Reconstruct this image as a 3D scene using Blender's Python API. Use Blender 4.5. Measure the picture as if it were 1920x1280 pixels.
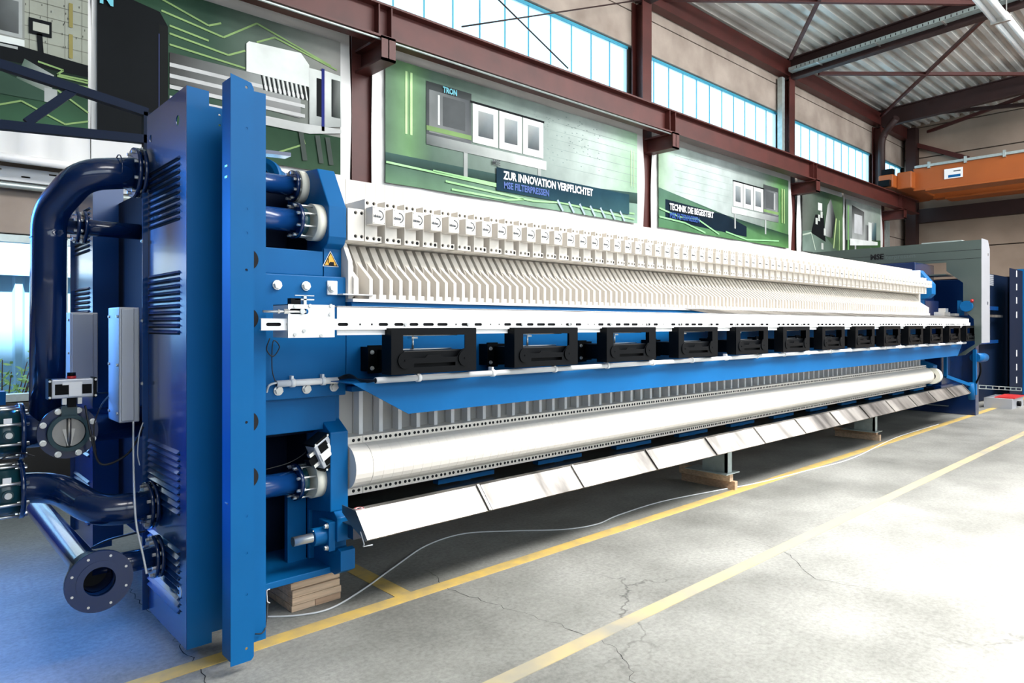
import bpy, bmesh, math, random
from mathutils import Vector, Matrix
random.seed(7)
for o in list(bpy.data.objects): bpy.data.objects.remove(o)
C = bpy.context.scene.collection
# ------------------------------------------------------------------ camera, world, lights, exposure
CS, SN, F, CX, HY, EYE = math.cos(math.radians(47.36)), math.sin(math.radians(47.36)), 1280.0, 960.0, 608.0, 1.6
cam = bpy.data.objects.new('camera', bpy.data.cameras.new('camera'))
C.objects.link(cam); bpy.context.scene.camera = cam
cam.location = (0, 0, EYE); cam.rotation_euler = (math.pi/2, 0, math.radians(47.36-90))
cam.data.lens = 24; cam.data.sensor_width = 36; cam.data.shift_y = -32/1920; cam.data.clip_end = 200
sc = bpy.context.scene
sc.view_settings.view_transform = 'Standard'; sc.view_settings.look = 'None'
sc.view_settings.gamma = 1; sc.view_settings.use_curve_mapping = False
sc.view_settings.exposure = 0.25
sc.cycles.diffuse_bounces = 2
w = bpy.data.worlds.new('sky'); sc.world = w; w.use_nodes = True
w.node_tree.nodes['Background'].inputs[0].default_value = (0.80, 0.92, 1.0, 1)
w.node_tree.nodes['Background'].inputs[1].default_value = 2.3
def area(name, loc, target, sx, sy, power, col):
    l = bpy.data.lights.new(name, 'AREA'); l.shape = 'RECTANGLE'; l.size = sx; l.size_y = sy
    l.energy = power; l.color = col
    o = bpy.data.objects.new(name, l); C.objects.link(o); o.location = loc
    o.rotation_euler = (Vector(target)-Vector(loc)).to_track_quat('-Z', 'Z').to_euler()
    return o
area('unseen_side_uplight', (12, -8.6, 5.8), (12, 3.0, 9.5), 20, 2.6, 340, (1.0, 0.985, 0.96))  # added area light on the unseen side, tilted up to brighten the roof
area('overhead_fill', (13.5, -0.6, 8.1), (13.5, 1.2, 0), 15, 2.0, 1450, (1.0, 0.99, 0.98))  # added area light under the closed roof; no skylight is built
area('overhead_fill_far', (10, -2.6, 8.3), (10, 2.4, 0.5), 20, 1.6, 1050, (1.0, 0.99, 0.98))  # second added overhead light, for the machine's front faces
ff_ = area('floor_fill', (5.6, -0.4, 4.7), (5.5, 0.8, 0), 4.5, 1.2, 250, (1.0, 0.99, 0.97)); ff_.data.spread = math.radians(95)  # added lamp out of view that brightens the floor at right
yb_ = area('yard_bounce_fill', (-1.6, 7.3, 2.6), (-0.1, 3.0, 0.0), 1.6, 1.0, 110, (0.03, 0.26, 1.0)); yb_.data.spread = math.radians(70)  # added blue lamp standing in for daylight off the yard sheet
sun = bpy.data.lights.new('sun', 'SUN'); sun.energy = 26; sun.angle = 0.02
so = bpy.data.objects.new('sun', sun); C.objects.link(so); so.rotation_euler = Vector((0.05, 0.34, -0.94)).to_track_quat('-Z', 'Y').to_euler()

# ------------------------------------------------------------------ photo geometry helper: pixel ray -> point on a plane of the hall
def P(px, py, X=None, Y=None, Z=None):
    t = (px-CX)/F; v = (HY-py)/F
    dx, dy, dz = CS+t*SN, SN-t*CS, v
    if Y is not None: s = Y/dy
    elif X is not None: s = X/dx
    else: s = (Z-EYE)/dz
    return Vector((dx*s, dy*s, EYE+dz*s))
def roofz(y): return 8.2+0.047*(7.8-y)
def PR(px, py, off=0.0):
    t = (px-CX)/F; v = (HY-py)/F
    dx, dy, dz = CS+t*SN, SN-t*CS, v
    s = (8.2+0.047*7.8+off-EYE)/(dz+0.047*dy)
    return Vector((dx*s, dy*s, EYE+dz*s))

# ------------------------------------------------------------------ materials
def mat(name, col, rough=0.5, metal=0.0, noise=0.0, nscale=4.0, bump=0.0, coat=0.0, col2=None, stretch=None, spec=0.5, pos=False):
    m = bpy.data.materials.new(name); m.use_nodes = True
    nt = m.node_tree; b = nt.nodes['Principled BSDF']
    b.inputs['Base Color'].default_value = (*col, 1); b.inputs['Roughness'].default_value = rough
    b.inputs['Metallic'].default_value = metal; b.inputs['Coat Weight'].default_value = coat
    b.inputs['Coat Roughness'].default_value = 0.08; b.inputs['Specular IOR Level'].default_value = spec
    if noise or bump:
        tc = nt.nodes.new('ShaderNodeTexCoord'); n = nt.nodes.new('ShaderNodeTexNoise')
        if pos: tc = nt.nodes.new('ShaderNodeNewGeometry')
        CO = tc.outputs['Position' if pos else 'Object']
        n.inputs['Scale'].default_value = nscale; n.inputs['Detail'].default_value = 6
        if stretch:
            mp = nt.nodes.new('ShaderNodeMapping'); mp.inputs['Scale'].default_value = stretch
            nt.links.new(CO, mp.inputs[0]); nt.links.new(mp.outputs[0], n.inputs['Vector'])
        else: nt.links.new(CO, n.inputs['Vector'])
        if noise:
            r = nt.nodes.new('ShaderNodeValToRGB'); c2 = col2 or tuple(x*(1-noise) for x in col)
            r.color_ramp.elements[0].position = 0.3; r.color_ramp.elements[1].position = 0.7
            r.color_ramp.elements[0].color = (*c2, 1); r.color_ramp.elements[1].color = (*col, 1)
            nt.links.new(n.outputs['Fac'], r.inputs[0]); nt.links.new(r.outputs[0], b.inputs['Base Color'])
        if bump:
            bp = nt.nodes.new('ShaderNodeBump'); bp.inputs['Strength'].default_value = bump; bp.inputs['Distance'].default_value = 0.01
            nt.links.new(n.outputs['Fac'], bp.inputs['Height']); nt.links.new(bp.outputs[0], b.inputs['Normal'])
    return m
BLUE = mat('blue_paint', (0.002, 0.115, 0.33), 0.45, noise=0.10, nscale=3, coat=0.05, spec=0.18)
NAVY = mat('shaded_blue_gloss_paint', (0.002, 0.016, 0.075), 0.22, coat=0.6)  # deeper copy of the blue paint, darkened to carry the pipes' shade
COVER = mat('blue_cover_paint', (0.004, 0.045, 0.18), 0.24, coat=0.3)
PP = mat('white_polypropylene', (0.88, 0.82, 0.74), 0.45, noise=0.05, nscale=2)
PPG = mat('grey_plate_edge', (0.58, 0.56, 0.53), 0.5, noise=0.15, nscale=3)  # polypropylene greyed for shade behind the strips and for the membranes
WHITE = mat('white_enamel', (0.9, 0.9, 0.9), 0.35)
BLACK = mat('black_powder_coat', (0.0015, 0.002, 0.003), 0.45, spec=0.12)
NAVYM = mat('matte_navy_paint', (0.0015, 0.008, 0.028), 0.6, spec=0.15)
HOLE = mat('dark_recess', (0.006, 0.006, 0.008), 0.9)
STEEL = mat('stainless_steel', (0.50, 0.48, 0.45), 0.46, 1.0, noise=0.6, nscale=1.0, stretch=(3.6, 0.8, 1.2), pos=True, col2=(0.07, 0.066, 0.062))  # light and dark colour bands imitate reflections on the wavy sheet
ZINC = mat('zinc_bolt', (0.78, 0.78, 0.76), 0.3, 0.9)
ALU = mat('brushed_aluminium', (0.55, 0.57, 0.62), 0.42, 0.55, noise=0.06, nscale=3)
GALV = mat('galvanised_tray', (0.55, 0.63, 0.62), 0.45, 0.6, noise=0.2, nscale=12)
TEAL = mat('valve_body_green_blue', (0.004, 0.04, 0.055), 0.35, coat=0.3)
RED = mat('red_knob', (0.5, 0.02, 0.02), 0.4)
GREY = mat('grey_green_sheet', (0.07, 0.095, 0.088), 0.4, coat=0.2, noise=0.1, nscale=1.5)
OX = mat('oxide_red_steel', (0.095, 0.018, 0.014), 0.5, noise=0.35, nscale=2.5)
OXD = mat('dark_oxide_steel', (0.035, 0.012, 0.011), 0.6, noise=0.3, nscale=2)
CONC = mat('concrete_panel', (0.50, 0.42, 0.36), 0.85, noise=0.35, nscale=1.3, bump=0.25, col2=(0.30, 0.24, 0.20))
CONCG = mat('far_wall_concrete', (0.42, 0.32, 0.25), 0.85, noise=0.3, nscale=0.8, bump=0.2, col2=(0.28, 0.21, 0.16))
DARKJ = mat('panel_joint', (0.05, 0.04, 0.035), 0.9)
ORANGE = mat('crane_orange', (0.40, 0.10, 0.018), 0.45, noise=0.15, nscale=1.5)
WOOD = mat('raw_timber', (0.72, 0.52, 0.36), 0.8, noise=0.35, nscale=5, stretch=(1, 6, 14), bump=0.15)
WOODD = mat('aged_timber', (0.58, 0.38, 0.25), 0.8, noise=0.35, nscale=5, stretch=(1, 6, 14), bump=0.15)
YEL = mat('yellow_floor_paint', (0.62, 0.42, 0.10), 0.6, noise=0.35, nscale=9, col2=(0.40, 0.30, 0.13))
YEL2 = mat('worn_yellow_floor_paint', (0.50, 0.40, 0.20), 0.6, noise=0.3, nscale=3, col2=(0.28, 0.27, 0.23))
CABW = mat('pale_cable', (0.62, 0.64, 0.66), 0.5)
CABB = mat('black_cable', (0.01, 0.01, 0.012), 0.5)
ROOF = mat('trapezoid_roof_sheet', (0.95, 0.92, 0.86), 0.3, 0.15, noise=0.6, nscale=0.55, stretch=(1, 1.6, 1))
LAMPG = mat('lamp_tube', (0.85, 0.88, 0.9), 0.3)
TARP = mat('banner_vinyl', (0.80, 0.80, 0.79), 0.35, noise=0.08, nscale=2, bump=0.15)
LEAF = mat('green_leaf', (0.20, 0.36, 0.10), 0.6)
YSHEET = mat('pale_blue_outdoor_sheet', (0.32, 0.62, 0.92), 0.5)
RING = mat('ivory_plastic_ring', (0.85, 0.82, 0.70), 0.4)
YSTK = mat('yellow_sticker', (0.85, 0.45, 0.05), 0.5)
LEDP = mat('printed_grey', (0.06, 0.07, 0.08), 0.6)

def concrete_floor():
    m = bpy.data.materials.new('floor_concrete'); m.use_nodes = True; nt = m.node_tree; b = nt.nodes['Principled BSDF']
    tc = nt.nodes.new('ShaderNodeTexCoord')
    def noise(s, d=8, r=0.6):
        n = nt.nodes.new('ShaderNodeTexNoise'); n.inputs['Scale'].default_value = s; n.inputs['Detail'].default_value = d
        n.inputs['Roughness'].default_value = r; nt.links.new(tc.outputs['Object'], n.inputs['Vector']); return n
    a = noise(1.1); r = nt.nodes.new('ShaderNodeValToRGB')
    r.color_ramp.elements[0].position = 0.32; r.color_ramp.elements[1].position = 0.68
    r.color_ramp.elements[0].color = (0.17, 0.17, 0.155, 1); r.color_ramp.elements[1].color = (0.33, 0.33, 0.305, 1)
    nt.links.new(a.outputs['Fac'], r.inputs[0])
    f = noise(38, 4, 0.7); r2 = nt.nodes.new('ShaderNodeValToRGB')
    r2.color_ramp.elements[0].position = 0.30; r2.color_ramp.elements[1].position = 0.62
    r2.color_ramp.elements[0].color = (0.68, 0.68, 0.68, 1); r2.color_ramp.elements[1].color = (1.05, 1.05, 1.05, 1)
    nt.links.new(f.outputs['Fac'], r2.inputs[0])
    mx = nt.nodes.new('ShaderNodeMix'); mx.data_type = 'RGBA'; mx.blend_type = 'MULTIPLY'; mx.inputs[0].default_value = 1
    nt.links.new(r.outputs[0], mx.inputs[6]); nt.links.new(r2.outputs[0], mx.inputs[7])
    # cracks
    wn = noise(1.6, 5); vo = nt.nodes.new('ShaderNodeTexVoronoi'); vo.feature = 'DISTANCE_TO_EDGE'; vo.inputs['Scale'].default_value = 0.27
    ad = nt.nodes.new('ShaderNodeMix'); ad.data_type = 'RGBA'; ad.blend_type = 'ADD'; ad.inputs[0].default_value = 0.8
    nt.links.new(tc.outputs['Object'], ad.inputs[6]); nt.links.new(wn.outputs['Color'], ad.inputs[7]); nt.links.new(ad.outputs[2], vo.inputs['Vector'])
    cr = nt.nodes.new('ShaderNodeValToRGB'); cr.color_ramp.elements[0].position = 0.0; cr.color_ramp.elements[1].position = 0.0016
    cr.color_ramp.elements[0].color = (0.35, 0.35, 0.35, 1); cr.color_ramp.elements[1].color = (1, 1, 1, 1)
    nt.links.new(vo.outputs['Distance'], cr.inputs[0])
    m2 = nt.nodes.new('ShaderNodeMix'); m2.data_type = 'RGBA'; m2.blend_type = 'MULTIPLY'
    mk = noise(0.33, 2); mr = nt.nodes.new('ShaderNodeMapRange'); mr.inputs[1].default_value = 0.50; mr.inputs[2].default_value = 0.62
    nt.links.new(mk.outputs['Fac'], mr.inputs[0]); nt.links.new(mr.outputs[0], m2.inputs[0])
    nt.links.new(mx.outputs[2], m2.inputs[6]); nt.links.new(cr.outputs[0], m2.inputs[7])
    nt.links.new(m2.outputs[2], b.inputs['Base Color']); b.inputs['Roughness'].default_value = 0.5
    bp = nt.nodes.new('ShaderNodeBump'); bp.inputs['Strength'].default_value = 0.10; bp.inputs['Distance'].default_value = 0.01
    nt.links.new(f.outputs['Fac'], bp.inputs['Height']); nt.links.new(bp.outputs[0], b.inputs['Normal'])
    return m
FLOOR = concrete_floor()
def pane_mat():
    m = bpy.data.materials.new('frosted_channel_glass'); m.use_nodes = True; nt = m.node_tree
    for n in list(nt.nodes): nt.nodes.remove(n)
    o = nt.nodes.new('ShaderNodeOutputMaterial'); mx = nt.nodes.new('ShaderNodeMixShader'); t = nt.nodes.new('ShaderNodeBsdfTranslucent')
    tr = nt.nodes.new('ShaderNodeBsdfTransparent'); t.inputs[0].default_value = (0.80, 0.93, 1, 1); tr.inputs[0].default_value = (0.72, 0.93, 1, 1)
    mx.inputs[0].default_value = 0.65
    nt.links.new(t.outputs[0], mx.inputs[1]); nt.links.new(tr.outputs[0], mx.inputs[2]); nt.links.new(mx.outputs[0], o.inputs[0])
    return m
PANE = pane_mat()
def print_mat():
    m = bpy.data.materials.new('banner_print'); m.use_nodes = True; nt = m.node_tree; b = nt.nodes['Principled BSDF']
    a = nt.nodes.new('ShaderNodeVertexColor'); a.layer_name = 'Col'
    tc = nt.nodes.new('ShaderNodeTexCoord'); n = nt.nodes.new('ShaderNodeTexNoise'); n.inputs['Scale'].default_value = 2.2; n.inputs['Detail'].default_value = 9
    nt.links.new(tc.outputs['Object'], n.inputs['Vector'])
    r = nt.nodes.new('ShaderNodeValToRGB'); r.color_ramp.elements[0].position = 0.3; r.color_ramp.elements[1].position = 0.7
    r.color_ramp.elements[0].color = (0.72, 0.72, 0.72, 1); r.color_ramp.elements[1].color = (1, 1, 1, 1)
    nt.links.new(n.outputs['Fac'], r.inputs[0])
    mx = nt.nodes.new('ShaderNodeMix'); mx.data_type = 'RGBA'; mx.blend_type = 'MULTIPLY'; mx.inputs[0].default_value = 1
    nt.links.new(a.outputs[0], mx.inputs[6]); nt.links.new(r.outputs[0], mx.inputs[7]); nt.links.new(mx.outputs[2], b.inputs['Base Color'])
    b.inputs['Roughness'].default_value = 0.5; b.inputs['Specular IOR Level'].default_value = 0.05
    return m
PRINT = print_mat()

# ------------------------------------------------------------------ mesh building
ORG = {}
class MB:
    def __init__(s): s.v = []; s.f = []; s.m = []; s.sm = []; s.mats = []; s.mi = 0
    def use(s, m):
        if m not in s.mats: s.mats.append(m)
        s.mi = s.mats.index(m); return s
    def add(s, vs, fs, smooth=False):
        n = len(s.v); s.v += [tuple(v) for v in vs]
        for i, f in enumerate(fs):
            s.f.append([n+k for k in f]); s.m.append(s.mi); s.sm.append(smooth[i] if isinstance(smooth, list) else smooth)
        return s
    def box(s, x0, x1, y0, y1, z0, z1):
        return s.add([(x0,y0,z0),(x1,y0,z0),(x1,y1,z0),(x0,y1,z0),(x0,y0,z1),(x1,y0,z1),(x1,y1,z1),(x0,y1,z1)],
                     [(0,3,2,1),(4,5,6,7),(0,1,5,4),(1,2,6,5),(2,3,7,6),(3,0,4,7)])
    def prism(s, poly, ax, a0, a1, smooth=False):     # poly in the two other axes, in order (x,y),(x,z) or (y,z)
        def pt(u, v, a): return {'x': (a,u,v), 'y': (u,a,v), 'z': (u,v,a)}[ax]
        n = len(poly); vs = [pt(u, v, a0) for u, v in poly]+[pt(u, v, a1) for u, v in poly]
        fs = [tuple(range(n)), tuple(range(2*n-1, n-1, -1))]+[(i, n+i, n+(i+1) % n, (i+1) % n) for i in range(n)]
        return s.add(vs, fs, [False, False]+[smooth]*n)
    def cyl(s, p0, p1, r, seg=16, r2=None, caps=True):
        p0, p1 = Vector(p0), Vector(p1); r2 = r if r2 is None else r2
        d = (p1-p0).normalized(); a = d.orthogonal().normalized(); b = d.cross(a)
        vs = [p0+(a*math.cos(t)+b*math.sin(t))*r for t in [2*math.pi*i/seg for i in range(seg)]]
        vs += [p1+(a*math.cos(t)+b*math.sin(t))*r2 for t in [2*math.pi*i/seg for i in range(seg)]]
        fs = [(i, (i+1) % seg, seg+(i+1) % seg, seg+i) for i in range(seg)]; sm = [seg > 6]*seg
        if caps: fs += [tuple(range(seg-1, -1, -1)), tuple(range(seg, 2*seg))]; sm += [False, False]
        return s.add(vs, fs, sm)
    def ring(s, c, d, r0, r1, th, seg=32):            # annulus, thickness th along d, starting at c
        c = Vector(c); d = Vector(d).normalized(); a = d.orthogonal().normalized(); b = d.cross(a)
        vs = []
        for off, r in ((0, r0), (0, r1), (th, r1), (th, r0)):
            vs += [c+d*off+(a*math.cos(2*math.pi*i/seg)+b*math.sin(2*math.pi*i/seg))*r for i in range(seg)]
        fs = []; sm = []
        for k in range(4):
            for i in range(seg):
                j = (i+1) % seg; k2 = (k+1) % 4
                fs.append((k*seg+i, k*seg+j, k2*seg+j, k2*seg+i)); sm.append(k in (1, 3))
        return s.add(vs, fs, sm)
    def tube(s, pts, r, seg=10, caps=True):
        pts = [Vector(p) for p in pts]; n = len(pts); ts = []
        for i in range(n): ts.append((pts[min(i+1, n-1)]-pts[max(i-1, 0)]).normalized())
        a = ts[0].orthogonal().normalized(); vs = []
        for i in range(n):
            a = (a-ts[i]*a.dot(ts[i])).normalized(); b = ts[i].cross(a)
            vs += [pts[i]+(a*math.cos(2*math.pi*k/seg)+b*math.sin(2*math.pi*k/seg))*r for k in range(seg)]
        fs = [(i*seg+k, i*seg+(k+1) % seg, (i+1)*seg+(k+1) % seg, (i+1)*seg+k) for i in range(n-1) for k in range(seg)]
        sm = [True]*len(fs)
        if caps: fs += [tuple(range(seg-1, -1, -1)), tuple(range((n-1)*seg, n*seg))]; sm += [False, False]
        return s.add(vs, fs, sm)
    def bar(s, p0, p1, w, h):                         # rectangular bar between two points, h measured towards the vertical
        p0, p1 = Vector(p0), Vector(p1); d = (p1-p0).normalized()
        up = Vector((0,0,1)) if abs(d.z) < 0.95 else Vector((0,1,0))
        a = d.cross(up).normalized()*w/2; b = a.cross(d).normalized()*h/2
        vs = [p0-a-b, p0+a-b, p0+a+b, p0-a+b, p1-a-b, p1+a-b, p1+a+b, p1-a+b]
        return s.add(vs, [(0,1,2,3),(7,6,5,4),(0,4,5,1),(1,5,6,2),(2,6,7,3),(3,7,4,0)])
    def sheet(s, outer, holes, ax, a, t):             # flat plate with holes; centre plane at a, thickness t
        cu = bpy.data.curves.new('tmp', 'CURVE'); cu.dimensions = '2D'; cu.fill_mode = 'BOTH'; cu.extrude = t/2
        for poly in [outer]+holes:
            sp = cu.splines.new('POLY'); sp.points.add(len(poly)-1); sp.use_cyclic_u = True
            for p, q in zip(sp.points, poly): p.co = (q[0], q[1], 0, 1)
        s.from_curve(cu, lambda v: {'x': (a+v.z, v.x, v.y), 'y': (v.x, a+v.z, v.y), 'z': (v.x, v.y, a+v.z)}[ax]); return s
    def from_curve(s, cu, fn):
        ob = bpy.data.objects.new('tmp', cu); C.objects.link(ob)
        me = bpy.data.meshes.new_from_object(ob.evaluated_get(bpy.context.evaluated_depsgraph_get()))
        s.add([fn(v.co) for v in me.vertices], [tuple(p.vertices) for p in me.polygons])
        bpy.data.objects.remove(ob); bpy.data.meshes.remove(me); bpy.data.curves.remove(cu)
    def text(s, txt, size, fn, bold=0.0, depth=0.0):
        cu = bpy.data.curves.new('tmp', 'FONT'); cu.body = txt; cu.size = size; cu.offset = bold; cu.extrude = depth; cu.resolution_u = 2
        s.from_curve(cu, fn); return s
    def mesh(s, name, o=(0,0,0), fix=True):
        me = bpy.data.meshes.new(name); o = Vector(o)
        me.from_pydata([tuple(Vector(v)-o) for v in s.v], [], s.f)
        for m in s.mats: me.materials.append(m)
        me.polygons.foreach_set('material_index', s.m); me.polygons.foreach_set('use_smooth', s.sm)
        if fix:
            bm = bmesh.new(); bm.from_mesh(me); bmesh.ops.recalc_face_normals(bm, faces=bm.faces); bm.to_mesh(me); bm.free()
        return me
    def build(s, name, parent=None, label=None, cat=None, group=None, kind=None, bevel=0, base=None):
        if parent is not None: o = ORG[parent.name]
        elif base is not None: o = Vector(base)
        else:
            xs = [v[0] for v in s.v]; ys = [v[1] for v in s.v]; zs = [v[2] for v in s.v]
            o = Vector(((min(xs)+max(xs))/2, (min(ys)+max(ys))/2, min(zs)))
            if kind == 'structure': o = Vector((0,0,0))
        ob = bpy.data.objects.new(name, s.mesh(name, o)); C.objects.link(ob); ORG[ob.name] = o
        if parent is not None: ob.parent = parent
        else: ob.location = o
        if label: ob['label'] = label
        if cat: ob['category'] = cat
        if group: ob['group'] = group
        if kind: ob['kind'] = kind
        if bevel:
            b = ob.modifiers.new('bevel', 'BEVEL'); b.width = bevel; b.segments = 2; b.limit_method = 'ANGLE'; b.angle_limit = 0.6
        return ob
def M(m=None):
    b = MB()
    if m: b.use(m)
    return b
def thing(name, label, cat, loc, group=None):
    o = bpy.data.objects.new(name, None); C.objects.link(o); o.location = loc; o.empty_display_size = 0.1
    ORG[o.name] = Vector(loc); o['label'] = label; o['category'] = cat
    if group: o['group'] = group
    return o
def kids(o): return [c for c in bpy.data.objects if c.parent == o]
CH = {}
def copy_tree(root, loc, label=None, group=None):
    if root.name not in CH: CH[root.name] = [(c, kids(c)) for c in kids(root)]
    r = root.copy(); C.objects.link(r); r.location = loc; ORG[r.name] = Vector(loc)
    if label: r['label'] = label
    if group: r['group'] = group
    for c, gs in CH[root.name]:
        k = c.copy(); C.objects.link(k); k.parent = r
        for g in gs:
            q = g.copy(); C.objects.link(q); q.parent = k
    return r
def piece(name, me, parent, loc, kind=None, rot=None):     # a repeated part sharing its mesh
    o = bpy.data.objects.new(name, me); C.objects.link(o); o.parent = parent
    o.location = Vector(loc)-ORG[parent.name]
    if rot: o.rotation_euler = rot
    ORG[o.name] = ORG[parent.name]
    if kind: o['kind'] = kind
    return o
def circ(cx, cy, r, n=12, ph=0): return [(cx+r*math.cos(ph+2*math.pi*i/n), cy+r*math.sin(ph+2*math.pi*i/n)) for i in range(n)]
def slot(cx, cy, w, h, n=5):
    r = h/2; a = w/2-r; o = []
    for i in range(n+1): t = -math.pi/2+math.pi*i/n; o.append((cx+a+r*math.cos(t), cy+r*math.sin(t)))
    for i in range(n+1): t = math.pi/2+math.pi*i/n; o.append((cx-a+r*math.cos(t), cy+r*math.sin(t)))
    return o
def rect(x0, x1, y0, y1): return [(x0,y0),(x1,y0),(x1,y1),(x0,y1)]
def fillet(pts, r, n=7):
    pts = [Vector(p) for p in pts]; out = [pts[0]]
    for i in range(1, len(pts)-1):
        a, b, c = pts[i-1], pts[i], pts[i+1]; u = (a-b); v = (c-b); k = min(r, u.length*0.49, v.length*0.49)
        p, q = b+u.normalized()*k, b+v.normalized()*k
        for j in range(n+1):
            t = j/n; out.append(p*(1-t)**2+b*2*t*(1-t)+q*t*t)
    out.append(pts[-1]); return out
def spline(pts, n=8):
    pts = [Vector(p) for p in pts]; q = [pts[0]]+pts+[pts[-1]]; out = []
    for i in range(1, len(q)-2):
        for j in range(n):
            t = j/n; p0, p1, p2, p3 = q[i-1], q[i], q[i+1], q[i+2]
            out.append(0.5*((2*p1)+(p2-p0)*t+(2*p0-5*p1+4*p2-p3)*t*t+(3*p1-p0-3*p2+p3)*t**3))
    out.append(pts[-1]); return out
def bolt(b, p, d, r=0.014, h=0.012):
    p = Vector(p); d = Vector(d).normalized(); b.cyl(p, p+d*h*0.35, r*1.25, 12); b.cyl(p, p+d*h, r, 6); return b
def flange(par, c, d, r, th=0.02, n=8, hole=0.0, name='flange', m=NAVY, bolts=True, bh=0.014):
    c = Vector(c); d = Vector(d).normalized()
    f = M(m)
    if hole: f.ring(c, d, hole, r, th, 36)
    else: f.cyl(c, c+d*th, r, 36)
    fo = f.build(name, par)
    if bolts:
        a = d.orthogonal().normalized(); b2 = d.cross(a); bm_ = bolt(M(ZINC), (0,0,0), (0,0,1), 0.009, bh)
        bm_.cyl((0,0,-th-bh), (0,0,0), 0.006, 8); bm_.cyl((0,0,-th-bh), (0,0,-th), 0.009, 6); me = bm_.mesh('bolt')
        for i in range(n):
            t = 2*math.pi*(i+0.5)/n; p = c+d*th+(a*math.cos(t)+b2*math.sin(t))*r*0.84
            o = bpy.data.objects.new('bolt', me); C.objects.link(o); o.parent = fo
            o.location = p-ORG[fo.name]; o.rotation_euler = d.to_track_quat('Z', 'Y').to_euler()
    return fo

# ================================================================== SETTING
b = M(FLOOR).box(-9, 25.6, -9, 8.2, -0.2, 0); b.build('floor', kind='structure')
b = M(FLOOR).box(-9, 25.6, 8.2, 14, -0.3, -0.05); b.build('ground_outside', kind='structure')
# floor markings
t = M(YEL).box(0.15, 21, 3.31, 3.41, 0.0, 0.003).build('trim_1', kind='structure')
p0 = P(745, 1108, Z=0)
M(YEL).box(p0.x-0.06, p0.x+0.05, 3.41, 4.4, 0.0, 0.0028).build('trim_2', kind='structure')
M(YEL2).box(0.4, 21, 2.24, 2.33, 0.0, 0.003).build('trim_3', kind='structure')

def crack(pts, w0, label=None):
    pts = [P(x, y, Z=0) for x, y in pts]; q = []
    for a, c in zip(pts[:-1], pts[1:]):
        for k in range(7): t = k/7; p = a.lerp(c, t); n_ = (c-a).normalized(); r = random.uniform(-1, 1)*0.018; q.append(Vector((p.x-n_.y*r, p.y+n_.x*r, 0.0012)))
    v = []; f = []
    for i, p in enumerate(q):
        d = (q[min(i+1, len(q)-1)]-q[max(i-1, 0)]).normalized(); w = w0*random.uniform(0.4, 1.2); v += [(p.x-d.y*w, p.y+d.x*w, p.z), (p.x+d.y*w, p.y-d.x*w, p.z)]
    for i in range(len(q)-1): f.append((2*i, 2*i+1, 2*i+3, 2*i+2))
    M(HOLE).add(v, f).build('crack', FLO)
FLO = bpy.data.objects['floor']
crack([(240, 1098), (262, 1125), (300, 1160), (330, 1200), (365, 1240), (400, 1290)], 0.0022)
crack([(800, 1068), (835, 1100), (905, 1125), (980, 1150), (1050, 1172), (1130, 1200)], 0.0018)
crack([(1130, 1200), (1180, 1240), (1190, 1290)], 0.0014)
crack([(1400, 1010), (1480, 1040), (1530, 1085), (1650, 1110)], 0.0014)
SHADE = mat('shade_dark', (0.03, 0.03, 0.03), 0.8)  # near-black tone for shade under the window and less bounce off unseen walls
COLX = [-1.56, 4.52, 10.62, 16.62, 22.72]
# wall_left: backing + precast panels
wl = M(DARKJ)
wl.box(-9, 25.6, 8.12, 8.2, 2.46, 5.45).box(-9, 25.6, 8.12, 8.2, 6.9, 8.3).box(3.9, 25.6, 8.12, 8.2, 0, 2.46).box(-9, 3.9, 8.12, 8.2, 0, 0.86)
wl.box(-9, -3.9, 8.12, 8.2, 0.86, 2.46)
for x in COLX+[25.5]: wl.box(x-0.16, x+0.16, 8.12, 8.2, 5.45, 6.9)
wall = wl.build('wall_left', kind='structure')
edges = [-9]+[x for x in COLX]+[25.5]
for i in range(len(edges)-1):
    x0, x1 = edges[i]+0.012, edges[i+1]-0.012
    for z0, z1 in ((2.47, 3.46), (3.48, 4.46), (4.48, 5.44), (6.91, 7.56), (7.58, 8.28)):
        M(CONC).box(x0, x1, 8.03, 8.12, z0, z1).build('concrete_panel', wall, bevel=0.008)
    if x0 > 3:
        for z0, z1 in ((0.0, 1.2), (1.22, 2.45)): M(CONC).box(x0, x1, 8.03, 8.12, z0, z1).build('concrete_panel', wall, bevel=0.008)
    else: M(SHADE).box(x0, min(x1, 3.9), 8.03, 8.12, 0.0, 0.85).build('concrete_panel', wall, bevel=0.008)  # panels darkened in place of shade below the window
M(CONC).box(3.9, 4.5, 8.03, 8.12, 0.0, 2.45).build('concrete_panel', wall)
# clerestory windows: channel glass panes
BLUEM = mat('pane_edge_cyan', (0.05, 0.35, 0.5), 0.4)
for i in range(len(edges)-1):
    x0, x1 = edges[i]+0.17, edges[i+1]-0.17
    wf = M(BLUEM).box(x0, x1, 8.08, 8.14, 5.45, 5.50).box(x0, x1, 8.08, 8.14, 6.85, 6.90).build('window_%d' % (i+1), kind='structure')
    n = max(1, round((x1-x0)/0.53)); w_ = (x1-x0)/n
    me = M(PANE).box(0.012, w_-0.012, 8.10, 8.112, 5.50, 6.85).mesh('glass_pane')
    me2 = M(BLUEM).box(-0.008, 0.008, 8.095, 8.118, 5.50, 6.85).mesh('glazing_bar')
    for k in range(n):
        piece('glass_pane', me, wf, (x0+k*w_, 0, 0)); piece('glazing_bar', me2, wf, (x0+k*w_, 0, 0))
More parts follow.
